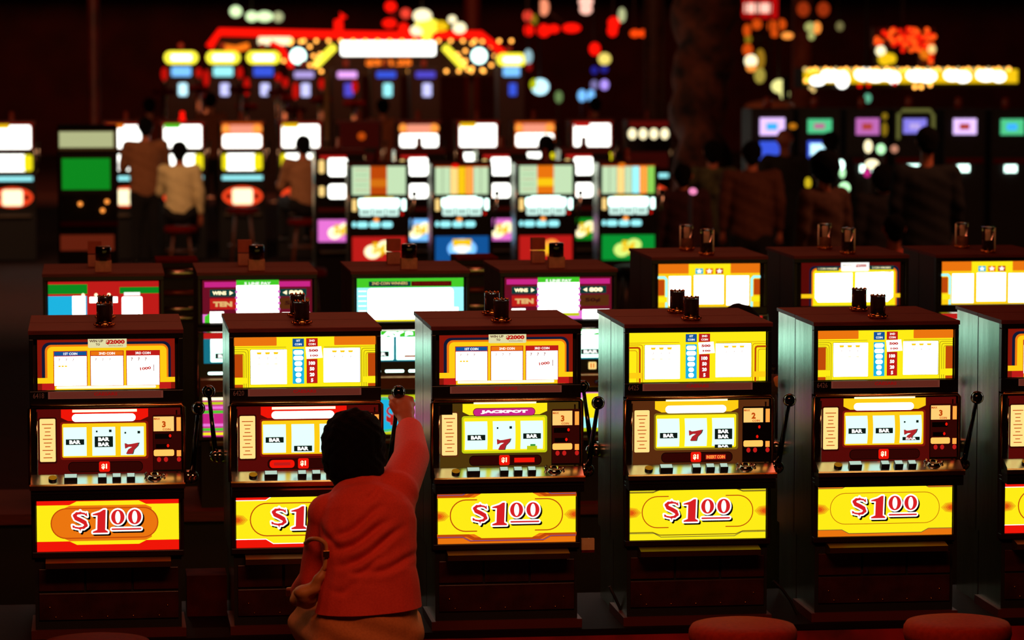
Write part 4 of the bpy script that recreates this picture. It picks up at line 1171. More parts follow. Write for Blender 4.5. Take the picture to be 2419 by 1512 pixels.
# hands: palm, four fingers closed round the knob, thumb beside
body += [(wrR, .028, hand, .030, 1.15, .8), (hand, .033, hand + Vector((-.004, .012, .022)), .030, 1.25, .8)]
for k in range(4):
    bx = hand + Vector((-.030 + k * .021, .022, .026)); l = (.9, 1.05, 1.0, .82)[k]
    m1 = bx + Vector((-.002, .020, .026 * l)); m2 = kn + Vector((-.030 + k * .018, .028, .004)); 
    body += [(bx, .0105, m1, .0100), (m1, .0100, m2, .0090), (m2, .0090, kn + Vector((-.026 + k * .014, .012, .022 * (k in (1, 2)) - .006)), .008)]
body += [(hand + Vector((-.034, -.008, .004)), .013, hand + Vector((-.052, -.010, .030)), .011), (hand + Vector((-.052, -.010, .030)), .011, kn + Vector((-.030, -.016, -.008)), .009)]
handL = wrL + Vector((-.012, .075, -.004))
body += [(wrL, .028, handL, .030, 1.15, .7)]
for k in range(4):
    bx = handL + Vector((-.030 + k * .019, .025, 0)); body += [(bx, .010, bx + Vector((0, .034, -.008)), .0095), (bx + Vector((0, .034, -.008)), .0095, bx + Vector((0, .045, -.03)), .008)]
body += [(handL + Vector((.03, -.01, 0)), .012, handL + Vector((.05, .025, -.006)), .010)]
# legs, seated, knees forward
for sx in (-1, 1):
    h0 = hip + Vector((sx * .10, 0, -.03)); kn0 = h0 + Vector((sx * .06 - .02, .34, .0)); an = Vector((kn0.x - .02, kn0.y + .02 - .10, .34)); ft = an + Vector((0, .13, -.03))
    body += [(h0, .095, kn0, .062), (kn0, .058, an, .036), (an, .036, ft, .030, 1, .8)]
smooth_min_mesh('body', body, SKIN, root, voxel=.007, smooth=3)
# face details
f = MB()
for sx in (-1, 1): f.ball(head + Vector((sx * .032, .098, .012)), .012, pb('eye_white', (220, 210, 200), .3), 10)
f.build('eyes', root)
MB().ball(head + Vector((0, .096, -.048)), .014, pb('lips', (150, 50, 46), .5), 10, (1.8, .5, .5)).build('mouth', root)


CREASES = []
for (a0, a1, b0, b1, am) in ((796, 1272, 905, 1205, .011), (800, 1302, 915, 1242, .014), (812, 1338, 950, 1258, .015), (832, 1354, 900, 1322, .010), (870, 1348, 985, 1322, .010), (858, 1190, 925, 1140, .008), (930, 1105, 978, 1150, .008), (790, 1400, 850, 1372, .006), (760, 1250, 790, 1300, .008)):
    p_, q_ = R_(a0, a1, -.93), R_(b0, b1, -.93); CREASES.append((p_.x, p_.z, q_.x, q_.z, am))


def folds(c):
    # creases of the jacket pulled up towards the raised arm
    if c.y > waist.y + .02: return 0
    e = .0
    for (x0, z0, x1, z1, am) in CREASES:
        dx, dz = x1 - x0, z1 - z0; L = sqrt(dx * dx + dz * dz); ux, uz = dx / L, dz / L
        t = ((c.x - x0) * ux + (c.z - z0) * uz) / L; n = -(c.x - x0) * uz + (c.z - z0) * ux + .008 * sin(t * 5)
        if t < -.15 or t > 1.15: continue
        fade = min(1, max(0, (t + .15) / .35)) * min(1, max(0, (1.15 - t) / .4))
        e += fade * am * (-math.exp(-(n / .011) ** 2) + .55 * math.exp(-((n - .026) / .016) ** 2) + .3 * math.exp(-((n + .024) / .014) ** 2))
    return e + .0018 * sin(c.x * 33 + c.z * 21) * sin(c.z * 28)


jk = [(R_(872, 1470, -.865), .162, R_(876, 1370, -.85), .140, 1.24, .86), (R_(876, 1370, -.85), .138, chest, .152, 1.18, .86), (chest, .150, R_(862, 1195, -.73), .125, 1.12, .80),
      (R_(862, 1195, -.73), .12, neckb + Vector((0, .01, -.015)), .068, 1.0, .8), (shL, .076, R_(905, 1200, -.70), .10), (shR, .085, R_(890, 1200, -.72), .10), (R_(905, 1240, -.76), .11, shR, .08),
      (shR, .080, elR, .068), (elR, .068, wrR + Vector((.002, -.03, -.012)), .052), (shL, .070, elL, .056), (elL, .056, wrL + (elL - wrL) * .1, .046)]
smooth_min_mesh('jacket', jk, JACKET, root, voxel=.0065, smooth=6, disp=folds, cut=(R_(870, 1449, -.95), Vector((.05, 0, -1))))
h_ = smooth_min_mesh('hair', [(head + Vector((0, -.012, .03)), .112, head + Vector((.004, -.012, .035)), .112, 1.02, 1.0), (head + Vector((-.01, -.03, -.03)), .105, head + Vector((0, -.02, .03)), .11), (head + Vector((.02, -.03, -.065)), .090, head + Vector((-.012, -.028, -.06)), .088), (head + Vector((.05, -.01, -.04)), .07, head + Vector((.04, -.01, 0)), .08)],
                     HAIR, root, voxel=.008, smooth=2, disp=lambda c: .004 * sin(c.x * 110 + 2 * sin(c.z * 50)) * sin(c.z * 90 + c.y * 60) + .003 * random.random())
sk = [(hip + Vector((0, 0, -.02)), .155, R_(872, 1450, -.86), .140, 1.28, .88)]
for sx in (-1, 1):
    h0 = hip + Vector((sx * .10, 0, -.03)); sk.append((h0, .105, h0 + Vector((sx * .06 - .02, .33, .0)), .085))
sk.append((hip + Vector((-.12, .0, -.05)), .075, hip + Vector((-.16, .02, -.24)), .06)); sk.append((hip + Vector((.0, .32, -.02)), .08, hip + Vector((-.12, .32, -.02)), .09))
smooth_min_mesh('skirt', sk, SKIRT, root, voxel=.010, smooth=4, disp=lambda c: .004 * sin(c.z * 70 + c.x * 25))
for sx in (-1, 1):
    an = Vector((hip.x + sx * .20 - .12, hip.y + .26, .30))
    smooth_min_mesh('shoe', [(an + Vector((0, 0, 0)), .042, an + Vector((0, .14, -.02)), .036, 1, .8)], BLACK, root, voxel=.01)

stool((O.x, O.y, 0), 'bar stool under the seated woman in the red jacket', REDFAB, h=hip.z - .145, r=.19)
# her handbag hangs from the crook of the left arm
bo = thing('handbag', P(735, 1400, -.80), 'tan leather handbag hanging from the seated woman\'s left arm', 'handbag')
B0 = bo.location
def RB(px, py, Y): q = P(px, py, Y); return tuple(q - B0)
def strap(pts, w_, nm):
    mb = MB(); n = len(pts)
    P_ = [Vector(p) for p in pts]
    # smooth the path
    for _ in range(2):
        Q = [P_[0]]
        for i in range(len(P_) - 1): Q += [P_[i] * .75 + P_[i + 1] * .25, P_[i] * .25 + P_[i + 1] * .75]
        Q.append(P_[-1]); P_ = Q
    mb.tube(P_, w_, BAG, 10); return mb.build(nm, bo)
strap([RB(722, 1283, -.76), RB(735, 1272, -.83), RB(758, 1274, -.86), RB(773, 1288, -.86), RB(772, 1320, -.865), RB(765, 1350, -.865), RB(745, 1375, -.86), RB(722, 1395, -.85)], .0085, 'strap')
smooth_min_mesh('bag_body', [(Vector(RB(765, 1345, -.86)), .014, Vector(RB(745, 1385, -.86)), .022), (Vector(RB(745, 1385, -.86)), .022, Vector(RB(718, 1402, -.84)), .034), (Vector(RB(718, 1402, -.84)), .036, Vector(RB(725, 1420, -.78)), .034), (Vector(RB(735, 1408, -.82)), .03, Vector(RB(706, 1412, -.76)), .034)], BAG, bo, voxel=.007, smooth=3, disp=lambda c: .003 * sin(c.z * 120))
MB().box(-.012, .012, -.008, .006, -.006, .018, GOLD).build('buckle', bo, RB(771, 1312, -.874), bevel=.002)


def man(px, Y, top_z, label, shirt, trousers, hair=HAIR, seated=False, turn=0.0, w=1.0, lean=0.0, arm='down', skin=SKIN, hairbig=1.0, name='person', reach=None):
    """Figure facing +Y (back to the camera) with feet on the floor."""
    x = P(px, 500, Y).x
    r = thing('person', (x, Y, 0), label, 'person', rz=turn)
    H = top_z if not seated else top_z / .80
    if seated: sh = top_z - .33; hp = top_z - .80
    else: sh = H * .815; hp = H * .50
    y0 = lean
    hd = Vector((0, y0 * 1.2, top_z - .125)); nb = Vector((0, y0, sh + .04))
    V = Vector
    b = [(V((0, 0, hp)), .13, V((0, y0 * .5, hp + .22)), .12, 1.2 * w, .8), (V((0, y0 * .5, hp + .22)), .12, V((0, y0, sh - .10)), .13, 1.25 * w, .8), (V((0, y0, sh - .1)), .12, nb, .055, 1.2, .8), (nb, .055, hd, .05),
         (hd, .085, hd + V((0, .02, .03)), .088, .9, 1.05), (hd + V((0, .075, -.055)), .04, hd + V((0, .05, -.02)), .05), (hd + V((0, .10, 0)), .012, hd + V((0, .112, -.02)), .016),
         (hd + V((-.085, 0, 0)), .016, hd + V((-.085, 0, .025)), .016), (hd + V((.085, 0, 0)), .016, hd + V((.085, 0, .025)), .016)]
    arms = []
    for sx in (-1, 1):
        s_ = V((sx * .185 * w, y0, sh))
        fwd = (arm == 'fwd') or (arm == 'right' and sx == 1) or (arm == 'left' and sx == -1)
        e_ = s_ + (V((sx * .05, .10, -.27)) if fwd else V((sx * .05, -.01, -.28)))
        w_ = e_ + (V((-sx * .03, .22, .02)) if fwd else V((sx * .0, .06, -.25)))
        if reach and sx == -1:
            w_ = Matrix.Rotation(-turn, 3, 'Z') @ (P(*reach) - V((x, Y, 0))); s_ = V((-.185 * w, y0, sh)) if abs(w_.x + .185) < abs(w_.x - .185) else V((.185 * w, y0, sh))
            e_ = (s_ + w_) / 2 + V((0, 0, -.09))
        arms.append((s_, e_, w_))
        b += [(s_, .055, e_, .042), (e_, .042, w_, .028)]
        hn = w_ + (w_ - e_).normalized() * .07
        b += [(w_, .028, hn, .032, 1, .7)]
        for k in range(4):
            q = hn + V(((k - 1.5) * .018, 0, 0)); d = (w_ - e_).normalized()
            b.append((q, .0095, q + d * (.055, .065, .06, .048)[k] + V((0, .012, -.008)), .008))
        b.append((hn + V((-sx * .03, 0, 0)), .012, hn + V((-sx * .045, .02, 0)) + (w_ - e_).normalized() * .03, .010))
    legs = []
    for sx in (-1, 1):
        h0 = V((sx * .095, 0, hp - .02))
        if seated: k0 = h0 + V((sx * .06, .38, .02)); an = V((k0.x, k0.y - .04, max(k0.z - .42, .06)))
        else: k0 = V((sx * .11, .02, hp * .52)); an = V((sx * .12, -.01, .085))
        legs.append((h0, k0, an))
        b += [(h0, .09, k0, .06), (k0, .056, an, .038), (an, .038, an + V((0, .13, -.04)), .034, 1, .8)]
    smooth_min_mesh('body', b, skin, r, voxel=.016, smooth=2)
    for sx in (-1, 1): MB().ball((0, 0, 0), .012, pb('eye_dark', (30, 20, 16), .3), 8).build('eye', r, hd + V((sx * .032, .098, .012)), key='eye')
    MB().ball((0, 0, 0), .015, pb('lips', (150, 50, 46), .5), 8, (1.6, .5, .5)).build('mouth', r, hd + V((0, .098, -.052)), key='mouth')
    sw = [(V((0, -.005, hp + .02)), .140, V((0, y0 * .5, hp + .24)), .135, 1.25 * w, .86), (V((0, y0 * .5, hp + .24)), .135, V((0, y0, sh - .09)), .148, 1.25 * w, .84), (V((0, y0, sh - .09)), .135, nb + V((0, 0, -.02)), .070, 1.15, .8)]
    for (s_, e_, w_) in arms: sw += [(s_, .074, e_, .060), (e_, .058, e_ + (w_ - e_) * .85, .044), (s_, .072, V((0, y0, sh - .06)), .1)]
    smooth_min_mesh('shirt', sw, shirt, r, voxel=.016, smooth=3, disp=lambda c: .006 * sin(c.x * 22 + c.z * 31) * sin(c.z * 17))
    tr = [(V((0, 0, hp + .06)), .135, V((0, 0, hp - .03)), .14, 1.2 * w, .86)]
    for (h0, k0, an) in legs: tr += [(h0, .108, k0, .078), (k0, .074, an + V((0, 0, .03)), .056)]
    smooth_min_mesh('trousers', tr, trousers, r, voxel=.018, smooth=3)
    for (h0, k0, an) in legs: smooth_min_mesh('shoe', [(an + V((0, -.02, -.035)), .045, an + V((0, .15, -.045)), .038, 1, .8)], BLACK, r, voxel=.015)
    if hair:
        smooth_min_mesh('hair', [(hd + V((0, -.015, .045)), .098 * hairbig, hd + V((0, -.02, .03)), .10 * hairbig), (hd + V((0, -.045, -.03)), .07 * hairbig, hd + V((0, -.03, .04)), .09 * hairbig)], hair, r, voxel=.016, smooth=2, disp=lambda c: .004 * sin(c.x * 80) * sin(c.z * 70))
    return r


def cloth(n, rgb, n2=None, sc=30): return pb('cloth_' + n, rgb, .9, noise=n2, scale=sc) if n2 else pb('cloth_' + n, rgb, .9, noise=tuple(max(0, c - 16) for c in rgb), scale=sc)


TR = cloth('black', (16, 12, 11))
man(345, 27.7, 1.80, 'man in brown shirt standing at the far left slot bank', cloth('brown', (150, 98, 62)), TR, turn=.15, arm='fwd', w=1.15)
man(425, 26.4, 1.55, 'player in pale cream shirt seated at the far left bank', cloth('cream', (232, 216, 160)), TR, seated=True, turn=-.1, arm='left', lean=.04)
man(718, 26.9, 1.60, 'player in tan shirt seated at the fourth machine of the far bank', cloth('tan', (176, 126, 88)), TR, seated=True, turn=.2, arm='fwd', lean=.03)
man(1290, 24.6, 1.66, 'dark haired person in black in front of the orange spotted far machine', cloth('charcoal', (34, 22, 18)), TR)
man(905, 36.0, 1.86, 'distant person in tan jacket standing above the third row', cloth('tan2', (190, 106, 66)), TR)
man(500, 38.0, 1.92, 'distant person in dull orange coat between the two red lamps', cloth('rust', (150, 84, 50)), TR)
man(355, 37.0, 1.86, 'distant person in rust shirt behind the standing man in brown', cloth('rust2', (140, 56, 30)), TR)
man(1405, 37.0, 1.86, 'distant person in brick red shirt above the right far machines', cloth('brick', (104, 40, 24)), TR, w=1.3)
man(1775, 18.5, 1.78, 'heavy man in brown shirt with black trousers seen from behind, right side', cloth('brown2', (96, 52, 30)), TR, w=1.2, turn=-.15)
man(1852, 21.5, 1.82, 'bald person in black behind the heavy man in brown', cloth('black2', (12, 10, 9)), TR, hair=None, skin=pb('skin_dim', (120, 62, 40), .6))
man(1945, 13.6, 1.84, 'tall person with large dark hair in dim tan coat', cloth('umber', (92, 56, 36)), TR, hairbig=1.25, turn=.5)
man(2085, 16.5, 1.62, 'dark haired person in black jacket before the screens', cloth('black3', (20, 12, 10)), TR, hairbig=1.15)
man(2112, 13.0, 1.38, 'person in pink top seated low at right', cloth('pink', (190, 76, 54)), TR, seated=True, hair=HAIR, hairbig=.9)
man(2188, 14.6, 2.02, 'tall person in black coat standing near the right edge', cloth('black4', (12, 10, 10)), TR, w=1.2)
man(1682, 20.0, 1.74, 'person in green and black patterned shirt with dark hair', cloth('pattern', (92, 96, 60), (20, 16, 14), 9), TR)
man(1612, 17.8, 1.60, 'person in dark red shirt right of the green price glass', cloth('dark_red', (58, 12, 10)), TR, hairbig=.9)
man(1960, 23.5, 1.72, 'person in black watching the blue screen', cloth('black5', (16, 11, 10)), TR)
man(1752, 1.55, 1.615, 'player with dark curly hair facing us beyond the all yellow machine', cloth('maroon', (60, 20, 16)), TR, turn=pi + .2, arm='left', w=.9, hairbig=1.0, reach=(1842, 900, 1.02))

# ------------------------------------------------------------------ the far end of the hall
# marquee sign over the video poker island
YM = 50.0
def MQ(px, py): q = P(px, py, YM); return q
c0 = MQ(845, 120)
uM = SCL(845, YM)
r = thing('marquee_sign', (c0.x, YM, c0.z), 'wide casino marquee with red neon top edge, round bulbs and white sign', 'sign')
def marq(name, fn, y=0.0, dep=.02):
    a = Art(845, 120, uM, y); fn(a); return a.build(name, r, (0, 0, 0))
MB().prism_y([((px - 845) * uM, (120 - py) * uM) for (px, py) in ((500, 118), (530, 78), (1140, 82), (1185, 122), (1165, 178), (690, 178), (660, 118))], .03, .5, BLACKM).build('board', r)
for sgn in (0,):
    MB().tube([((px - 845) * uM, -.02, (120 - py) * uM) for (px, py) in ((497, 112), (522, 76), (700, 80), (900, 84), (1136, 82), (1172, 112), (1190, 128))], .075, NEON, 10).build('neon_tube', r)
MB().tube([((px - 845) * uM, -.02, (120 - py) * uM) for (px, py) in ((640, 100), (665, 112), (690, 160))], .05, NEON, 8).build('neon_tube', r)
MB().tube([((px - 845) * uM, -.02, (120 - py) * uM) for (px, py) in ((800, 72), (800, 52), (812, 36))], .09, NEON, 10).build('neon_hook', r)
MB().tube([((px - 845) * uM, -.02, (120 - py) * uM) for (px, py) in ((532, 112), (560, 116), (590, 108))], .06, em('orange_neon', (255, 120, 20), 1.2), 8).build('neon_swirl', r)
bl = []
for k in range(19): bl.append((690 + k * 28.8, 97))
for k in range(16): bl.append((700 + k * 29.5, 168))
for cx in (705, 1133):
    for k in range(9):
        a_ = 2 * pi * k / 9; bl.append((cx + 36 * cos(a_), 132 + 34 * sin(a_)))
for k in range(5): bl.append((757 - k * 4, 128 + k * 9)); bl.append((1080 + k * 6, 128 + k * 9))
for (px, py) in bl:
    MB().ball((0, 0, 0), .034, BULB, 8).build('bulb', r, ((px - 845) * uM, -.02, (120 - py) * uM), key='mbulb')
marq('name_panel', lambda a: (a.rr(806, 98, 1028, 131, 5, WHITE, 2)))
marq('jackpot_display', lambda a: (a.rect(790, 134, 1045, 163, BLACK, 2), a.text('$361.25', 918, 148, 17, em('led_orange', (255, 120, 30), 1.5), 3, width=108, fat=.05)))
marq('short_sign', lambda a: a.rr(612, 88, 690, 106, 5, WHITEW, 2))
for cx in (705, 1132): marq('disc', lambda a: (a.ell(cx, 132, 26, 26, NAVY, 3), a.ell(cx, 132, 18, 18, WHITEC, 4)))
marq('slash', lambda a: a.line([(748, 152), (788, 112)], 17, LAMPY, 3)); marq('slash', lambda a: a.line([(1092, 155), (1052, 113)], 17, LAMPY, 3))
[MB().tube([(sx, .3, -c0.z), (sx, .3, 0)], .05, BLACKM, 8).build('post', r) for sx in (-2.2, 2.2)]

# neon shapes standing above the marquee
def blobs(name, label, cat, Y, lst, group=None):
    """lst: (px, py, rx_px, ry_px, material) glass lamps / neon figures on one frame"""
    cx = sum(l[0] for l in lst) / len(lst); cy = sum(l[1] for l in lst) / len(lst); u = SCL(cx, Y)
    c = P(cx, cy, Y)
    t = thing(name, c, label, cat, group)
    for (px, py, rx, ry, m) in lst:
        MB().ball((0, 0, 0), 1, m, 14, (rx * u, .08, ry * u)).build('lamp', t, ((px - cx) * u, 0, (cy - py) * u))
    xs = [((l[0] - cx) * u, .1, (cy - l[1]) * u) for l in lst]
    if len(xs) > 1: MB().tube(xs, .02, BLACKM, 6).build('frame', t)
    if c.z > 1.9: MB().tube([(xs[0][0], .1, xs[0][2]), (xs[0][0], .1, 5.6 - c.z)], .014, BLACKM, 6).build('hanger', t)
    else: MB().tube([(xs[0][0], .1, xs[0][2]), (xs[0][0], .1, .02 - c.z)], .016, BLACKM, 6).lathe([(.13, 0), (.13, .02), (0, .03)], (xs[0][0], .1, -c.z), BLACKM, 14).build('stand', t)
    return t


PINKL = em('pink_lamp', (255, 150, 110), 1.1)
blobs('neon_figure', 'yellow and white neon cluster above the marquee', 'neon sign', 49, [(998, 38, 22, 16, WHITEW), (1010, 62, 30, 18, LAMPY), (985, 72, 16, 12, WHITEW), (1008, 84, 12, 12, LAMPY), (1040, 62, 20, 12, YEL2), (1068, 46, 10, 9, WHITEW), (1085, 66, 16, 13, WHITEW)])
blobs('neon_figure', 'red neon dots left of the yellow cluster above the marquee', 'neon sign', 49.3, [(920, 55, 17, 11, NEON), (923, 16, 14, 13, NEON), (958, 32, 12, 12, em('neon_pink', (255, 70, 50), 1.0)), (953, 66, 12, 12, NEON), (930, 34, 6, 12, MAROON)])
blobs('ceiling_lamp', 'single round white lamp high above the marquee, left', 'lamp', 52, [(557, 27, 14, 13, em('lamp_green', (225, 255, 190), 1.4))])
blobs('ceiling_lamp', 'long white lamp beside the single round one high left', 'lamp', 52, [(595, 39, 14, 12, em('lamp_green', (225, 255, 190), 1.4)), (625, 39, 20, 12, em('lamp_green', (225, 255, 190), 1.4)), (657, 40, 12, 12, em('lamp_dim', (200, 205, 150), .9))])
blobs('neon_figure', 'red neon letters hanging at top, right of the marquee', 'neon sign', 46, [(1247, 38, 11, 13, em('neon_pink', (255, 70, 50), 1.0)), (1249, 71, 11, 14, NEON), (1284, 72, 17, 15, NEON), (1308, 68, 14, 10, NEON), (1350, 66, 22, 11, NEON), (1285, 18, 12, 20, PINKL), (1262, 46, 8, 12, YELO)])
blobs('hanging_sign', 'small white and red hanging sign at the top edge, centre right', 'sign', 45, [(1384, 4, 17, 14, em('sign_pale', (255, 190, 170), 1.4)), (1384, 22, 15, 12, em('sign_pale', (255, 190, 170), 1.4))])
blobs('neon_figure', 'bent red neon stroke with pale lamp beside the brown pillar', 'neon sign', 47.2, [(1450, 54, 14, 14, NEON), (1447, 72, 12, 14, NEON), (1469, 36, 9, 17, em('lamp_dim', (200, 205, 150), .9))])
blobs('neon_figure', 'small orange double lamp left of the brown pillar', 'lamp', 46, [(1500, 79, 12, 9, NEONO), (1520, 79, 12, 9, NEONO)])
blobs('lamp_pair', 'red lamp above a yellow lamp left of the pillar', 'lamp', 44, [(1405, 116, 13, 15, NEON), (1428, 139, 15, 14, em('lamp_pale_yellow', (250, 225, 110), 1.1))])
blobs('video_screen', 'bright blue and white oval screen right of the marquee', 'screen', 44, [(1276, 205, 21, 19, em('scr_white', (190, 240, 255), 1.6)), (1262, 200, 10, 13, YGRN)])
blobs('lamp_pair', 'pair of sky blue lamps below the oval screen', 'lamp', 44, [(1375, 226, 10, 14, SKY), (1396, 226, 9, 14, SKY)])
blobs('lamp_pair', 'pair of lilac lamps above the sky blue pair', 'lamp', 45, [(1404, 200, 9, 11, em('lilac_dim', (140, 130, 190), .8)), (1428, 200, 10, 12, VIOL), (1404, 166, 8, 9, em('deep_blue', (40, 40, 160), .8)), (1427, 164, 9, 8, em('deep_blue', (40, 40, 160), .8))])
blobs('lamp', 'small green lamp below the oval screen', 'lamp', 43, [(1320, 229, 9, 14, em('green_dim', (120, 150, 90), .8))])
blobs('neon_figure', 'blue white lamp with red tail beside the small yellow screen header', 'neon sign', 44.9, [(1248, 134, 10, 17, em('pale_blue', (170, 210, 220), .9)), (1250, 158, 7, 10, em('red_dim2', (150, 16, 14), .8))])

# video poker machines of the island under the marquee
def poker(px, Y, label, head, scr, low, head_px=None, base=.9, hz=(120, 152), sz_=(155, 183), lz=(194, 226), blobm=True, w_px=76):
    u = SCL(px, Y); x = P(px, 150, Y).x
    zt = P(px, hz[0], Y).z
    r = thing('video_poker_machine', (x, Y, 0), label, 'game machine')
    hw = w_px * u / 2
    z = lambda py: P(px, py, Y).z
    MB().box(-hw * .9, hw * .9, 0, .6, 0, zt - .01, BLACKM).build('cabinet', r)
    if head: MB().ball((-hw + .1, -.02, z(sum(hz) / 2)), .115, LAMPY, 12).ball((hw - .1, -.02, z(sum(hz) / 2)), .115, LAMPY, 12).tube([(-hw + .1, -.02, z(sum(hz) / 2)), (hw - .1, -.02, z(sum(hz) / 2))], .115, LAMPY, 14).box(-hw * .6, hw * .6, -.145, -.12, z(hz[1] - 10), z(hz[0] + 10), WHITE).build('header_sign', r)
    MB().box(-hw * .60, hw * .60, -.04, 0, z(sz_[1] - 3), z(sz_[0] + 3), scr).build('upper_screen', r, bevel=.02)
    if low: MB().box(-hw * .18, hw * .36, -.04, 0, z(lz[1]), z(lz[0] + 3), low).build('lower_screen', r, bevel=.03)
    MB().lathe([(.05, 0), (.05, .12), (0, .14)], (0, .3, zt), pb('candle_brown', (120, 44, 26), .4), 10).build('top_light', r)
    return r


poker(428, 46, 'video poker machine with yellow header, left of the island', 1, SKY, em('scr_white', (190, 240, 255), 1.6))
poker(527, 46, 'video poker machine with yellow header, second of the island', 1, CYANL, em('scr_violet', (200, 200, 255), 1.3))
poker(622, 46, 'video poker machine with yellow header and deep blue screen', 1, BLUS, em('scr_violet', (200, 200, 255), 1.3))
poker(1208, 46.5, 'video poker machine with yellow header right of the marquee', 1, SKY, BLUS, hz=(126, 156), w_px=66)
for (px, s_, l_, lab) in ((718, em('scr_lilac', (190, 170, 240), 1.0), em('scr_violet', (200, 200, 255), 1.3), 'under the left marquee disc'), (820, em('scr_pinkish', (240, 170, 255), 1.2), em('scr_indigo', (90, 80, 220), .9), 'under the left part of the white marquee panel'), (912, BLUS, CYANL, 'under the orange jackpot digits'), (1005, em('scr_indigo', (90, 80, 220), .9), em('scr_violet', (200, 200, 255), 1.3), 'under the right part of the white marquee panel')):
    poker(px, 47.5, 'video poker machine ' + lab, 0, s_, l_, hz=(160, 165), sz_=(166, 187), lz=(194, 228))
for i, (px, py, ry) in enumerate(((388, 175, 16), (470, 172, 12), (487, 185, 20), (567, 172, 14), (583, 205, 22), (674, 195, 12), (698, 215, 20), (760, 198, 13), (838, 205, 15), (658, 183, 10))):
    LB = ['red glowing chair back left of the first yellow header', 'short red chair back right of the first yellow header', 'tall red chair back right of the first yellow header', 'red chair back left of the third yellow header', 'lower tall red chair back left of the third yellow header', 'small red chair back right of the deep blue screen', 'low red chair back under the left disc', 'red chair back right of the left disc machine', 'red chair back between two island machines', 'smallest red chair back beside the deep blue screen']
    YC = 42.2 + (i % 3) * 1.15 + (.5 if i == 9 else 0); c = P(px, py, YC); u = SCL(px, YC); t = thing('chair', (c.x, YC, 0), LB[i], 'chair', 'red chairs of the poker island')
    MB().ball((0, 0, 0), 1, em('chair_red_glow', (215, 18, 10), .8), 14, (7.5 * u, .06, ry * u)).build('backrest', t, (0, 0, c.z))  # backrest is no lamp; the light on it is put into an emission colour
    sz = c.z - ry * u - .18
    MB().lathe([(.17, -.05), (.2, 0), (.17, .04), (0, .05)], (0, .2, sz), REDFAB, 16).build('seat', t)
    MB().tube([(0, 0, c.z), (0, .02, sz)], .02, CHROMEW, 6).build('back_support', t)
    MB().tube([(0, .2, sz), (0, .2, .03)], .035, CHROMEW, 8).lathe([(.2, 0), (.2, .02), (0, .04)], (0, .2, 0), CHROMEW, 16).build('pedestal', t)

# right: video screens bank, yellow marquee, bulbs, red sign
for (px, py, w_, h_, m, m2, lab) in ((1825, 299, 58, 40, em('scr_lilac2', (225, 190, 255), 1.3), em('scr_azure', (60, 170, 255), 1.2), 'video machine with lilac and azure screen, leftmost of the right bank'), (1937, 298, 56, 32, em('scr_mint', (90, 220, 150), .9), em('scr_mauve', (200, 120, 160), .9), 'video machine with mint green screen'), (2050, 299, 54, 38, em('scr_orchid', (200, 110, 190), .95), em('scr_rust', (190, 70, 60), .9), 'video machine with orchid pink screen'), (2162, 298, 54, 34, em('scr_periwinkle', (140, 130, 240), 1.0), em('scr_lilac', (190, 170, 240), 1.0), 'video machine with periwinkle screen and pale frame around it'), (2280, 299, 54, 36, em('scr_lilac2', (225, 190, 255), 1.3), em('scr_rust', (190, 70, 60), .9), 'video machine with pale lilac screen, right of the framed periwinkle one'), (2392, 300, 54, 36, em('scr_mint', (90, 220, 150), .9), em('scr_azure', (60, 170, 255), 1.2), 'video machine with mint screen at the right picture edge')):
    Y = 24.5; u = SCL(px, Y); q = P(px, py, Y)
    r = thing('video_poker_machine', (q.x, Y, 0), lab, 'game machine')
    MB().box(-.24, .24, .02, .6, 0, q.z + .2, BLACKM).build('cabinet', r)
    MB().box(-w_ * u / 2, w_ * u / 2, 0, .02, q.z - h_ * u / 2, q.z + h_ * u / 2, m).box(-w_ * u * .25, w_ * u * .2, -.005, 0, q.z - h_ * u * .2, q.z + h_ * u * .2, m2).build('upper_screen', r, bevel=.004)
    if px < 2000: MB().box(-w_ * u * .5, w_ * u * .5, 0, .02, q.z - .38, q.z - .17, BLUS).box(-w_ * u * .4, w_ * u * .4, -.004, 0, q.z - .36, q.z - .20, em('scr_white', (190, 240, 255), 1.6) if px > 1900 else BLUS).build('lower_screen', r)
    else: MB().box(-w_ * u * .8, w_ * u * .8, 0, .02, q.z - .42, q.z - .36, REDFAB).box(-w_ * u * .3, w_ * u * .2, -.004, .02, q.z - .52, q.z - .44, WHITEC).build('lower_screen', r)
    if 2100 < px < 2200: MB().tube([(-.2, -.01, q.z - .15), (-.2, -.01, q.z + .14), (-.15, -.01, q.z + .18), (.17, -.01, q.z + .18), (.21, -.01, q.z + .12), (.21, -.01, q.z - .2)], .022, em('pale_frame', (120, 120, 60), .6), 8).build('screen_frame', r)
    MB().lathe([(.05, 0), (.045, .12), (0, .14)], (0, .3, q.z + .2), pb('candle_brown', (120, 44, 26), .4), 10).build('top_light', r)
blobs('lamp', 'two yellowish lamps right of the orchid screen', 'lamp', 24, [(2090, 275, 6, 8, YELO), (2090, 305, 6, 16, YELO)])
blobs('lamp', 'small amber lamp between the lilac and mint screens', 'lamp', 24, [(1873, 298, 9, 7, em('amber_lamp', (200, 120, 20), .9))])
blobs('lamp', 'three teardrop lamps under the orchid screen', 'lamp', 24, [(2051, 346, 9, 15, WHITEW), (2081, 352, 10, 12, em('lamp_mint', (190, 255, 190), 1.4)), (2113, 352, 8, 9, em('lamp_skin', (220, 150, 120), .8))])
blobs('lamp', 'big mint white lamp above the tall clear lamp of the two card machine', 'lamp', 14, [(1995, 444, 13, 14, em('lamp_mint', (190, 255, 190), 1.4)), (1982, 456, 9, 10, em('lamp_mint2', (150, 210, 160), .9))])
blobs('lamp', 'slim white lamp right of the large dark hair', 'lamp', 22, [(1987, 390, 7, 12, WHITEC), (1990, 408, 6, 12, em('lamp_mint', (190, 255, 190), 1.4))])
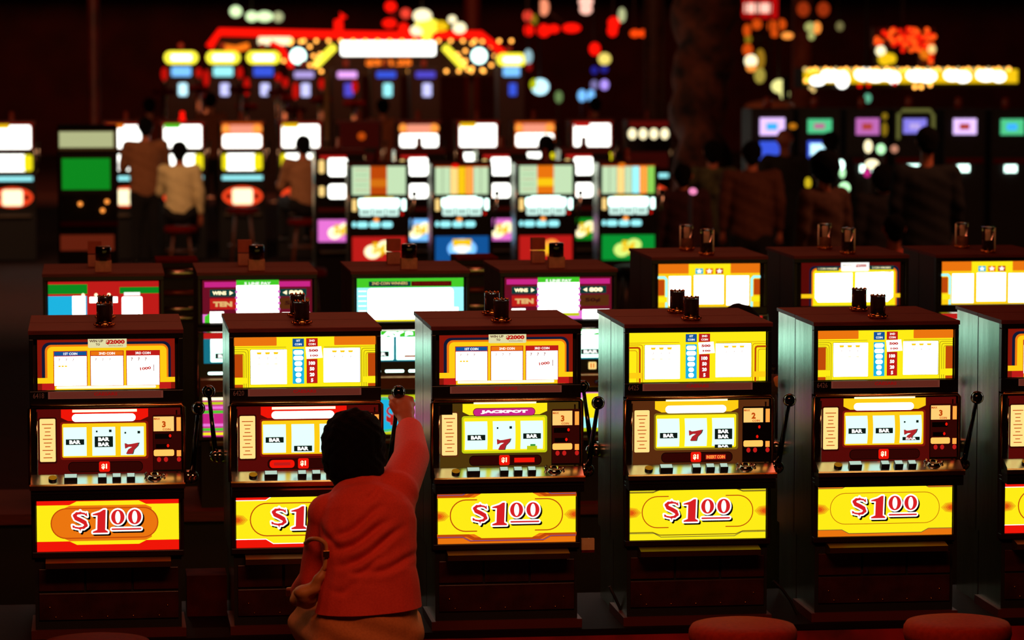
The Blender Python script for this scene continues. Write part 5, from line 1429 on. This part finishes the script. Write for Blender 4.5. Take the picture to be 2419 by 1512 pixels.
blobs('lamp', 'small pink lamp in the dark left of the heavy man', 'lamp', 15, [(1637, 452, 9, 8, em('lamp_pink', (250, 140, 190), 1.1))])
blobs('lamp', 'small yellow lamp left of the large dark hair', 'lamp', 18, [(1909, 432, 7, 13, em('lamp_gold', (220, 190, 30), .9))])
blobs('lamp', 'pinkish white glow above the person in black jacket', 'lamp', 20.6, [(2060, 388, 16, 11, WHITEW), (2048, 408, 7, 10, MAG)])
blobs('lamp', 'pale green lamp at the right edge beside the tall person in black', 'lamp', 18, [(2214, 418, 12, 22, em('lamp_pale_green', (170, 190, 110), .9))])

Yq = 34.0
q = P(2060, 182, Yq); u = SCL(2060, Yq)
r = thing('marquee_sign', q, 'long yellow and white lit marquee on the right', 'sign')
MB().box(-162 * u, 350 * u, .05, .6, -26 * u, 20 * u, BLACKM).build('board', r)
a = Art(2060, 182, u)
a.rect(1900, 165, 2405, 196, YEL2, 1)
for (x, y, rx, ry) in ((1932, 190, 18, 11), (1962, 178, 22, 14), (1990, 188, 16, 20), (2045, 176, 26, 15), (2068, 180, 22, 13), (2095, 178, 20, 12), (2112, 184, 14, 14), (2165, 178, 24, 14), (2190, 180, 22, 14), (2250, 178, 20, 13), (2275, 182, 18, 13), (2330, 178, 24, 14), (2360, 182, 16, 12)): a.ell(x, y, rx, ry, WHITE, 3)
a.build('lit_panel', r, (0, 0, 0))
for (px, py, m) in [(1902 + k * 12, 164 + (k % 2) * 2, BULB if k % 3 else CREAM) for k in range(41)] + [(1915, 206, CREAM), (1922, 212, CREAM), (2160, 205, BULB), (2175, 205, BULB), (2050, 200, NEON), (2030, 202, NEON), (2112, 196, NEON), (1904, 190, BULB), (2196, 200, BULB)]:
    MB().ball((0, 0, 0), .03, m, 8).build('bulb', r, ((px - 2060) * u, -.03, (182 - py) * u), key='qb' + m.name)
[MB().tube([(sx, .3, -q.z), (sx, .3, 0)], .05, BLACKM, 8).build('post', r) for sx in (-1.2, 2.9)]
q = P(2137, 108, Yq); r = thing('bulb_display', q, 'cluster of small red and orange bulbs above the right marquee', 'sign')
MB().box(-72 * u, 74 * u, .05, .2, -4 * u, 42 * u, pb('maroon_board', (70, 10, 6), .6)).box(40 * u, 72 * u, .05, .2, -46 * u, -4 * u, pb('maroon_board', (70, 10, 6), .6)).box(-66 * u, -20 * u, .05, .2, -42 * u, -4 * u, BLACKM).build('board', r)
MB().tube([(0, .12, 0), (0, .12, 5.6 - q.z)], .03, BLACKM, 6).build('hanger', r)
rr_ = random.Random(3)
ON = em('bulb_orange', (255, 84, 20), 1.5); RD = em('bulb_red', (255, 30, 8), 1.3)
pts = [(2069 + rr_.random() * 138, 70 + rr_.random() * 36) for _ in range(62)] + [(2180 + rr_.random() * 28, 105 + rr_.random() * 42) for _ in range(16)] + [(2133, 118), (2152, 118), (2163, 115), (2172, 118)]
for (px, py) in pts:
    MB().ball((0, 0, 0), .036, rr_.choice((ON, RD, RD)), 8).build('bulb', r, ((px - 2137) * u, 0, (108 - py) * u), key='cb%d' % rr_.randint(0, 1))
for (px, py, rx, m) in ((2080, 120, 12, WHITEW), (2090, 138, 16, YEL2), (2105, 138, 12, YEL2), (2200, 116, 10, CREAM), (2184, 128, 12, ORG)):
    MB().ball((0, 0, 0), 1, m, 12, (rx * u, .05, rx * u)).build('lamp', r, ((px - 2137) * u, -.02, (108 - py) * u))

q = P(1800, 20, 38); u = SCL(1800, 38)
r = thing('hanging_sign', q, 'red hanging sign with white lettering strip at top right', 'sign')
MB().box(-44 * u, 42 * u, 0, .15, -24 * u, 26 * u, em('sign_red', (200, 10, 10), .8)).build('board', r, bevel=.05)
MB().box(-42 * u, 22 * u, -.02, 0, -10 * u, 12 * u, em('sign_pale', (255, 190, 170), 1.4)).build('lettering', r, bevel=.02)
MB().tube([(-.1, .07, .1), (-.1, .07, 5.6 - q.z)], .02, BLACKM, 6).build('hanger', r)
OD = em('amber_deep', (225, 80, 14), .9)
blobs('chandelier', 'string of orange lamps under the red hanging sign', 'lamp', 37, [(1788, 58, 12, 12, OD), (1765, 72, 9, 15, OD), (1823, 62, 10, 14, OD), (1845, 58, 12, 13, OD), (1830, 78, 12, 10, OD), (1860, 84, 14, 8, ORGB), (1768, 92, 8, 10, YELO)])
blobs('wall_lamp', 'white and orange wall lamp below the orange string', 'lamp', 37, [(1766, 118, 12, 14, OD), (1774, 144, 15, 15, WHITEW), (1775, 160, 12, 9, ORGB)])
blobs('wall_lamp', 'tall dim yellow lamp beside the white and orange one', 'lamp', 37.4, [(1796, 140, 11, 24, em('tall_yellow', (176, 130, 30), .75)), (1795, 178, 13, 18, em('tall_yellow2', (190, 170, 70), .8))])
blobs('wall_lamp', 'pale yellow slanted lamp left of the right marquee', 'lamp', 36, [(1842, 204, 20, 16, em('slant', (245, 240, 150), 1.2)), (1854, 222, 11, 15, em('slant', (245, 240, 150), 1.2))])
blobs('chandelier', 'two dark orange glass shades at the top right', 'lamp', 38, [(1898, 22, 15, 17, em('shade_dim', (180, 56, 16), .7)), (1945, 22, 15, 17, em('shade_dim', (180, 56, 16), .7))])
blobs('wall_lamp', 'pale and orange lamp pair under the dark orange shades', 'lamp', 38, [(1914, 64, 13, 11, em('lamp_dim3', (190, 190, 110), .9)), (1917, 84, 8, 10, em('lamp_dim3', (190, 190, 110), .9)), (1930, 66, 9, 14, ORGB)])
blobs('wall_lamp', 'single pale lamp right of the pale and orange pair', 'lamp', 38, [(1984, 62, 9, 11, em('lamp_dim4', (140, 130, 80), .7))])
blobs('lamp', 'small mint lamp hanging below the right marquee', 'lamp', 32, [(2050, 232, 8, 11, em('lamp_mint3', (110, 200, 160), .8))])
q = P(1818, 252, 33); r = thing('pendant_lamp', q, 'wide pinkish lamp shade above the lilac screen', 'lamp')
MB().ball((0, 0, 0), 1, pb('shade_pink', (220, 120, 80), .7), 18, (.36, .3, .10)).build('lamp_shade', r)
MB().tube([(0, 0, .05), (0, 0, 5.6 - q.z)], .012, BLACKM, 6).build('cord', r)

# columns and leafy pillar
for (px, Y, w_, m, lab) in ((222, 33, .16, pb('pillar_red', (120, 34, 20), .5, noise=(70, 18, 12), scale=4), 'slim dark red pillar at the left edge of the hall'), (1895, 40, .34, pb('pillar_tan', (190, 96, 56), .6, noise=(150, 64, 38), scale=3), 'tan pillar left of the right marquee'), (1116, 56, .35, pb('pillar_red2', (90, 24, 14), .6), 'dark red pillar behind the right end of the marquee'), (1545, 36, .30, pb('pillar_brown', (104, 48, 26), .6, noise=(60, 26, 16), scale=3), 'brown pillar left of the mottled trunk')):
    q = P(px, 200, Y)
    tag(MB().lathe([(w_ / 2 * 1.5, 0), (w_ / 2 * 1.5, .15), (w_ / 2, .2), (w_ / 2, 5.3), (w_ / 2 * 1.4, 5.5), (w_ / 2 * 1.4, 5.6)], (0, 0, 0), m, 24).build('pillar', None, (q.x, q.y, 0)), lab, 'pillar')
q = P(772, 200, 33); tag(MB().lathe([(.08, 0), (.08, .06), (.04, .1), (.04, 2.2), (.06, 2.24), (0, 2.28)], (0, 0, 0), pb('pillar_gold', (150, 110, 62), .5), 20).build('post', None, (q.x, q.y, 0)), 'slim tan post standing just right of the tan shirted player', 'post')
q = P(1655, 200, 27)
def trunk(c): return .05 * sin(c.z * 5 + c.x * 7) + .04 * sin(c.z * 11 + c.y * 9)
t = smooth_min_mesh('palm_trunk', [(Vector((0, 0, 0)), .34, Vector((0, 0, 5.3)), .30), (Vector((0, 0, 2.6)), .36, Vector((.08, 0, 3.2)), .40)], pb('bark', (104, 50, 26), .9, noise=(22, 10, 7), scale=5, bump=.8), None, voxel=.05, smooth=2, disp=trunk)
t.location = (q.x, q.y, 0); tag(t, 'thick mottled brown trunk right of centre, reaching the ceiling', 'tree')
# low beam lines at the ceiling
tag(MB().box(-8, 26, 60, 60.4, 3.75, 5.6, pb('soffit', (26, 9, 7), .8)).build('soffit'), 'dark soffit beam across the far end of the hall', 'beam')
